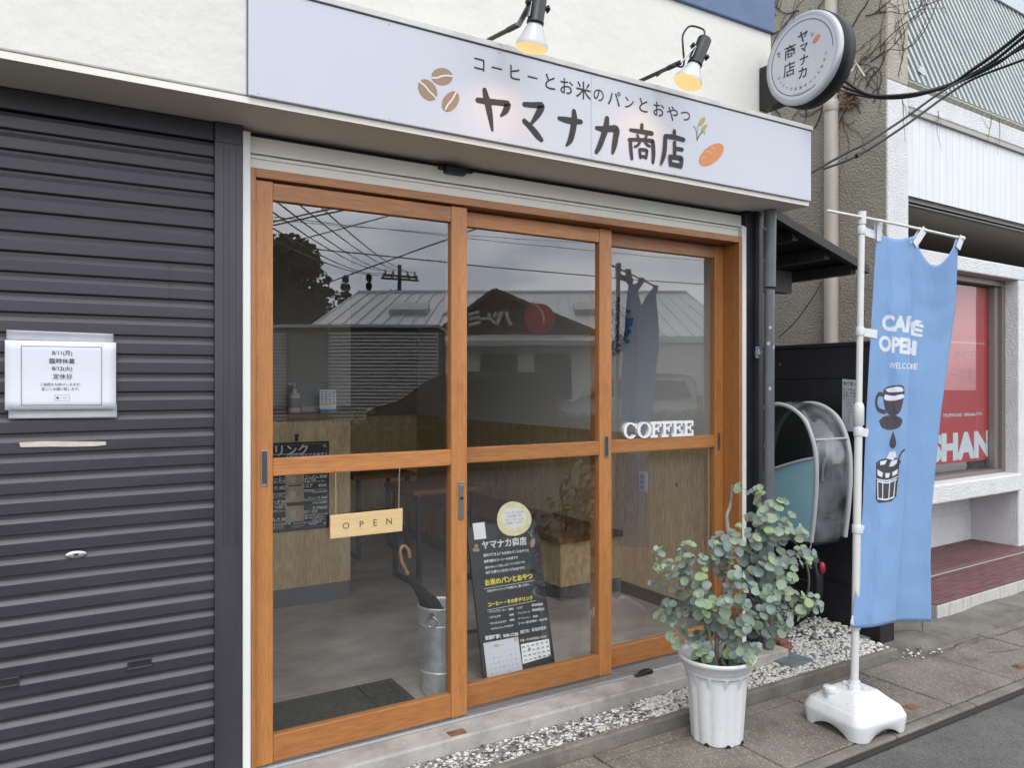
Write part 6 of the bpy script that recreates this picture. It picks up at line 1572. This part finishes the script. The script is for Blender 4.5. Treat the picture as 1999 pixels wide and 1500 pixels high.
b.add([(x0, yF + .5, ze), (x1, yF + .5, ze), (xR_, ym, zr), (xL, ym, zr), (x0, ym - 7.5, ze), (x1, ym - 7.5, ze), (x0, yF + .5, ze - .25), (x1, yF + .5, ze - .25), (x0, ym - 7.5, ze - .25), (x1, ym - 7.5, ze - .25)],
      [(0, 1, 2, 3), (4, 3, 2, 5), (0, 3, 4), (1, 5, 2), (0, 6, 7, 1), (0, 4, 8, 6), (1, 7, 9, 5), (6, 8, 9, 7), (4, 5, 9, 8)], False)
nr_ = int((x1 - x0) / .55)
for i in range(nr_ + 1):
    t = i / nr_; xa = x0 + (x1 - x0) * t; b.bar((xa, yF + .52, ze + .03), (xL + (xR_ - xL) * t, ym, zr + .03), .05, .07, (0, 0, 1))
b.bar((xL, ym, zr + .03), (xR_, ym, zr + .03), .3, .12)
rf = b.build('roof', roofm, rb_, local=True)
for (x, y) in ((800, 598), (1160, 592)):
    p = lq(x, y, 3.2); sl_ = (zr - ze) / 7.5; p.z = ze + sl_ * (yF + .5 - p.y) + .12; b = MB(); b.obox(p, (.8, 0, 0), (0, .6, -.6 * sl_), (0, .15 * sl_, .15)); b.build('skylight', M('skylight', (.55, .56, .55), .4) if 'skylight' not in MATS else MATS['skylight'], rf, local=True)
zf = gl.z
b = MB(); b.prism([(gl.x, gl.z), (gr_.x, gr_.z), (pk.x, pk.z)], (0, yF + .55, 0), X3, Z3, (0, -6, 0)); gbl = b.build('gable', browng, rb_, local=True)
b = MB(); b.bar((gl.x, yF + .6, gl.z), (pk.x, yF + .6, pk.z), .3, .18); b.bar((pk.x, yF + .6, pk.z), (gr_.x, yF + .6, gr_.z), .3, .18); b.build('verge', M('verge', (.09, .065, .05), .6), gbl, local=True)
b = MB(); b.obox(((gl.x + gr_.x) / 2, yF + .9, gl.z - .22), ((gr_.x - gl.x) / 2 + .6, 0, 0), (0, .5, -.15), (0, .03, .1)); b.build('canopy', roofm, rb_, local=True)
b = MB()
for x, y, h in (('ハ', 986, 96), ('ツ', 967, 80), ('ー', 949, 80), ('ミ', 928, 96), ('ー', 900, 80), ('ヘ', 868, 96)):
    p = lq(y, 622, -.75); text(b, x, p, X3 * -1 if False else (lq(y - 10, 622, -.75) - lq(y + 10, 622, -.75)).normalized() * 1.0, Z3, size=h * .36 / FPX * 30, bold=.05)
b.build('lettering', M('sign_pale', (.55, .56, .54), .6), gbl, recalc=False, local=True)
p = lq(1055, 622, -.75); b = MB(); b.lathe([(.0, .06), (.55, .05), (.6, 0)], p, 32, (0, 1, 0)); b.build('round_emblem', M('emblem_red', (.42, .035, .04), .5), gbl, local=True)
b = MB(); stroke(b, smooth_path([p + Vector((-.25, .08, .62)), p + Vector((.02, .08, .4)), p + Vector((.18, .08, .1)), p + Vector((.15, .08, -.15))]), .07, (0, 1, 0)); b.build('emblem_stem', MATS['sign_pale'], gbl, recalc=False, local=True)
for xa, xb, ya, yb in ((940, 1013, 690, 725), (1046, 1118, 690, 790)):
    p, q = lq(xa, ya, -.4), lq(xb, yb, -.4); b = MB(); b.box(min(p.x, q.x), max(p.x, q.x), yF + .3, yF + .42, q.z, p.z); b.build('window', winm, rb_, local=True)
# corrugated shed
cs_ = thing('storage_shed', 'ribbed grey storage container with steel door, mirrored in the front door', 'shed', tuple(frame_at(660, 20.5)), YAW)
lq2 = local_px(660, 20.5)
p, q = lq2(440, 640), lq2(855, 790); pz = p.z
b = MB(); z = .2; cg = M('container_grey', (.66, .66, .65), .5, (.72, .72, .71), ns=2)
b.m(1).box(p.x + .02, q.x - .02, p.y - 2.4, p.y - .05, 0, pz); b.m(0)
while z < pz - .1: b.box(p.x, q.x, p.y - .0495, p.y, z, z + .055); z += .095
b.build('ribbed_wall', [cg, M('container_groove_shade', (.10, .10, .10), .6)], cs_, local=True)  # dark groove colour paints in the shade between the ribs
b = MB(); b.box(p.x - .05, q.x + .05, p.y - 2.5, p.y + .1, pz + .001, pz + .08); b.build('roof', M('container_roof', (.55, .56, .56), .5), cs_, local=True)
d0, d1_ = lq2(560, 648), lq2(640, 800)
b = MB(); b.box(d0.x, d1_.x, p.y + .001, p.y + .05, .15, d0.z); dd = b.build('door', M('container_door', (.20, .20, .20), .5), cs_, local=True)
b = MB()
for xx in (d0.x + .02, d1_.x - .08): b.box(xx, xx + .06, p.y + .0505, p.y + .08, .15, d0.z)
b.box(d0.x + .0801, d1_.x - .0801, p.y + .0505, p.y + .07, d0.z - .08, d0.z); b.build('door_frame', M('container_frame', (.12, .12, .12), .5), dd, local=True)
# vehicles
carglass = M('car_glass', (.02, .022, .024), .08, spec=.8)
def vehicle(name, label, cat, px_c, dep_, Lc, prof_, wins, mat, width, wr=.31):
    X0, X1, Yc = -Lc / 2, Lc / 2, 0.0; t = thing(name, label, cat, tuple(frame_at(px_c, dep_)), YAW)
    P = smooth_path([Vector((a * Lc + X0, 0, z)) for a, z in prof_], 4)
    b = MB(); hw = width / 2; n = len(P); rows_ = []
    for yo, ins in ((-hw + .12, .06), (-hw, .0), (hw, .0), (hw - .12, .06)):
        pass
    rows_ = []
    for k, (yy_, sc_) in enumerate(((-hw * .82, .965), (-hw * .95, .99), (-hw, .985), (hw, .985), (hw * .95, .99), (hw * .82, .965))):
        cz = .75; cx = (X0 + X1) / 2
        rows_.append([Vector((cx + (q.x - cx) * sc_, Yc + yy_ * (1 if q.z < 1.0 else 1 - .12 * (q.z - 1.0)), cz + (q.z - cz) * sc_)) for q in P] )
    for r_ in rows_: r_.append(r_[0])
    b.grid(rows_); b.add(rows_[0][:-1], [tuple(range(n))], False); b.add(rows_[-1][:-1], [tuple(range(n))], False)
    b.build('body', mat, t, local=True)
    for wq in wins:
        for s in (-1, 1):
            b = MB(); b.prism([(X0 + a * Lc, z) for a, z in wq], (0, Yc + s * (hw * 1.0 - .035), 0), X3, Z3, (0, s * .045, 0)); b.build('window', carglass, t, local=True)
    for a in (.19, .79):
        for s in (-1, 1):
            b = MB(); b.lathe([(.0, .10), (wr * .62, .10), (wr * .66, .09), (wr, .09), (wr, -.09), (.0, -.09)], (X0 + a * Lc, Yc + s * (hw - .08), wr), 28, (0, s, 0)); wl_ = b.build('wheel', tyre, t, local=True)
            b = MB(); b.lathe([(.0, .112), (wr * .6, .105)], (X0 + a * Lc, Yc + s * (hw - .08), wr), 20, (0, s, 0)); b.build('rim', alu, wl_, local=True)
    for s in (-1, 1):
        b = MB(); b.ico((X0 + .03 * Lc, Yc + s * hw * .72, .78), .14, .20, .09, None, 2); b.build('headlight', M('headlight', (.6, .62, .62), .15) if 'headlight' not in MATS else MATS['headlight'], t, local=True)
        b = MB(); b.obox((X1 - .05, Yc + s * hw * .8, .95), (.06, 0, 0), (0, .09, 0), (0, 0, .22)); b.build('tail_light', MATS['red_reflector'], t, local=True)
    return t
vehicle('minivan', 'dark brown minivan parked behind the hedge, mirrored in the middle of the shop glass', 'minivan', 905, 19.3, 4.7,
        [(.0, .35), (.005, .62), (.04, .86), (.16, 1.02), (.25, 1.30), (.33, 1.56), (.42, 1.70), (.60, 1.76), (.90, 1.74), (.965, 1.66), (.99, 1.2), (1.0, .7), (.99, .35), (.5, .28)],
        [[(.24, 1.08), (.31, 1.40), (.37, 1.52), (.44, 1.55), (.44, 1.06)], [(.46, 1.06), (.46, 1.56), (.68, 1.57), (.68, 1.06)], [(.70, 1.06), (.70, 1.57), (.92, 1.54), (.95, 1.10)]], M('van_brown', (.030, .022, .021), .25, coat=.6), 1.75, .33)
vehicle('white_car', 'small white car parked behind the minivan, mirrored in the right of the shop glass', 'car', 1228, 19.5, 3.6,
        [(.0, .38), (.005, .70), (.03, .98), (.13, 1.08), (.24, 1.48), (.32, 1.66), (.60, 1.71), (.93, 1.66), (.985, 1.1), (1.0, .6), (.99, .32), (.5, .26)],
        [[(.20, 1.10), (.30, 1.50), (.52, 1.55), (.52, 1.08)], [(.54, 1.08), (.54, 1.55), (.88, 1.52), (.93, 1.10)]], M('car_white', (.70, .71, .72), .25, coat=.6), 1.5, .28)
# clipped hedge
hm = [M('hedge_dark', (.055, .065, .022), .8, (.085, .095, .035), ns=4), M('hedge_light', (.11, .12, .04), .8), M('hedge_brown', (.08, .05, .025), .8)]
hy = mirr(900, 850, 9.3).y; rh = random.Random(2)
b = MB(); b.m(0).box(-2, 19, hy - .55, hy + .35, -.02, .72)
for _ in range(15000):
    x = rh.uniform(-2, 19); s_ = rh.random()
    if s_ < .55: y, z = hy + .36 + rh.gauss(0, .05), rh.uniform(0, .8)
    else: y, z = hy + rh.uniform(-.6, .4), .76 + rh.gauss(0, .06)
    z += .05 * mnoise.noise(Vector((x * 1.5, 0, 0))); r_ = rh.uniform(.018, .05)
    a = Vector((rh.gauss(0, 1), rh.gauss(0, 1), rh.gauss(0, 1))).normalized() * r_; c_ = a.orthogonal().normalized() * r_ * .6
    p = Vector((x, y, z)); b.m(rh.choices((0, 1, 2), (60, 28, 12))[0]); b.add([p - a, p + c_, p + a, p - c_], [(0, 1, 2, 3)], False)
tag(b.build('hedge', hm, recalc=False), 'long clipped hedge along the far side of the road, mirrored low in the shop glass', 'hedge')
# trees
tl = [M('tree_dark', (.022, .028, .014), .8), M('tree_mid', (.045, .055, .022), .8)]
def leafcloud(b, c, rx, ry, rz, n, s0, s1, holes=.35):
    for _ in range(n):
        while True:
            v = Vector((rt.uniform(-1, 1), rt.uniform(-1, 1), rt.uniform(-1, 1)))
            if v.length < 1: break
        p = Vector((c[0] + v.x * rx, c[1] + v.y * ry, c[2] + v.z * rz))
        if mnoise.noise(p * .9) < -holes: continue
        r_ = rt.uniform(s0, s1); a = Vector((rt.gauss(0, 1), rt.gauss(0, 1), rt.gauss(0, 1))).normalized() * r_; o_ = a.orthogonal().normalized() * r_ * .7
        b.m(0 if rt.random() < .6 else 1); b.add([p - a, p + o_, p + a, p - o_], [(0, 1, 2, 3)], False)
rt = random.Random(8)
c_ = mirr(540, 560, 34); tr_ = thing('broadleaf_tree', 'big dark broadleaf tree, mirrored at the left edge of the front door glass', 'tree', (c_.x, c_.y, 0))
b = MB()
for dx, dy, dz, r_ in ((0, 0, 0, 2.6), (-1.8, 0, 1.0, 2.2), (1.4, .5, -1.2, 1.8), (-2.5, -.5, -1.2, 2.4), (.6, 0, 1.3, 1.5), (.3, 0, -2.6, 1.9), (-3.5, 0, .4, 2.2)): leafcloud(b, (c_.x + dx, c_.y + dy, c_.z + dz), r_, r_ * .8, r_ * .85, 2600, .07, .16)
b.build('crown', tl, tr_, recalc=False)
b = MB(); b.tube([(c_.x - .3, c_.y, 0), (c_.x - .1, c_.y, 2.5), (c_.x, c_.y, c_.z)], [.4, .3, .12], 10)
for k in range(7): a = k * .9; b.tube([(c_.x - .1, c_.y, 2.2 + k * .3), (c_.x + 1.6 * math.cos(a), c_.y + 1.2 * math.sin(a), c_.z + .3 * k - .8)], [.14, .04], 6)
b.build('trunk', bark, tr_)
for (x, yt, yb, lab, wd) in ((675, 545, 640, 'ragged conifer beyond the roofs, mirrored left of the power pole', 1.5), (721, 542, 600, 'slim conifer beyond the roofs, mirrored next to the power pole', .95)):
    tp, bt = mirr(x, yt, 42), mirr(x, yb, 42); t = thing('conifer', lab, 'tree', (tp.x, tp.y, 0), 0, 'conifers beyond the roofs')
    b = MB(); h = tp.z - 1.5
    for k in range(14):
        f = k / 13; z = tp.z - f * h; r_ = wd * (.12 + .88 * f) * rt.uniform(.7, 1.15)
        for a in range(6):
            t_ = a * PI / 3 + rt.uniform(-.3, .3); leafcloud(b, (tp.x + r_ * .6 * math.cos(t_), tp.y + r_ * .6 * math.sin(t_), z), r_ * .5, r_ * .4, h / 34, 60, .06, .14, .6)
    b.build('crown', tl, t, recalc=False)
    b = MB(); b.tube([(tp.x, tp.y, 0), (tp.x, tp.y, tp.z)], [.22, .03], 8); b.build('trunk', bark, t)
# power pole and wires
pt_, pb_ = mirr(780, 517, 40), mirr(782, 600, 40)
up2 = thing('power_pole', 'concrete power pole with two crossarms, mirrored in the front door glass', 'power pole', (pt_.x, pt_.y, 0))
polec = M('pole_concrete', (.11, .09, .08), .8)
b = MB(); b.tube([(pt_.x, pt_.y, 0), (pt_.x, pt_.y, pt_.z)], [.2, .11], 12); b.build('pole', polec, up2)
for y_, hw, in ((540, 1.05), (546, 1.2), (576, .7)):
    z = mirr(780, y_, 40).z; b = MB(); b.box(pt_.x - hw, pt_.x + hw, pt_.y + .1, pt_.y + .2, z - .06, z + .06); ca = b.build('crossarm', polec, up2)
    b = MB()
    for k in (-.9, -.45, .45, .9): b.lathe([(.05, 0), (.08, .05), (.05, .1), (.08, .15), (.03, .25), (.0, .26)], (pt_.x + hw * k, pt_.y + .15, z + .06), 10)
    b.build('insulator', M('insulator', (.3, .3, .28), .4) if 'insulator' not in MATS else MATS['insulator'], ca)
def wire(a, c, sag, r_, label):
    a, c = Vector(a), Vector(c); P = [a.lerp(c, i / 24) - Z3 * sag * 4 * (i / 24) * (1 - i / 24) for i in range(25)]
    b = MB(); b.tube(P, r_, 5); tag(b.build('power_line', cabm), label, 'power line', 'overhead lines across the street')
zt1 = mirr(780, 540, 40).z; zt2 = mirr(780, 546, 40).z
for k, (x2, y2, xo, zz) in enumerate(((527, 385, -1.0, zt1), (560, 385, -.5, zt1), (595, 385, .5, zt1), (636, 390, 1.0, zt1), (525, 415, -1.2, zt2), (525, 440, -.6, zt2))):
    e = mirr(x2, y2, 12); d_ = e - Vector((pt_.x + xo, pt_.y, zz)); wire((pt_.x + xo, pt_.y + .15, zz + .3), e + d_ * .25, .5, .016, ('first', 'second', 'third', 'fourth', 'fifth', 'sixth')[k] + ' from the left of the wires fanning from the mirrored power pole')
for k, (xa, ya, xb, yb, d_, r_, lab) in enumerate(((530, 468, 1400, 549, 9, .011, 'thick black line mirrored across all three doors above the metal roof'), (600, 425, 1400, 505, 14, .008, 'thin line crossing the upper doors below the topmost one, mirrored in the sky'), (545, 425, 1180, 470, 15, .007, 'topmost thin line crossing the doors, mirrored in the sky'))):
    a, c = mirr(xa, ya, d_), mirr(xb, yb, d_ + 2); v_ = (c - a); wire(a - v_ * .3, c + v_ * .3, .12, r_, lab)
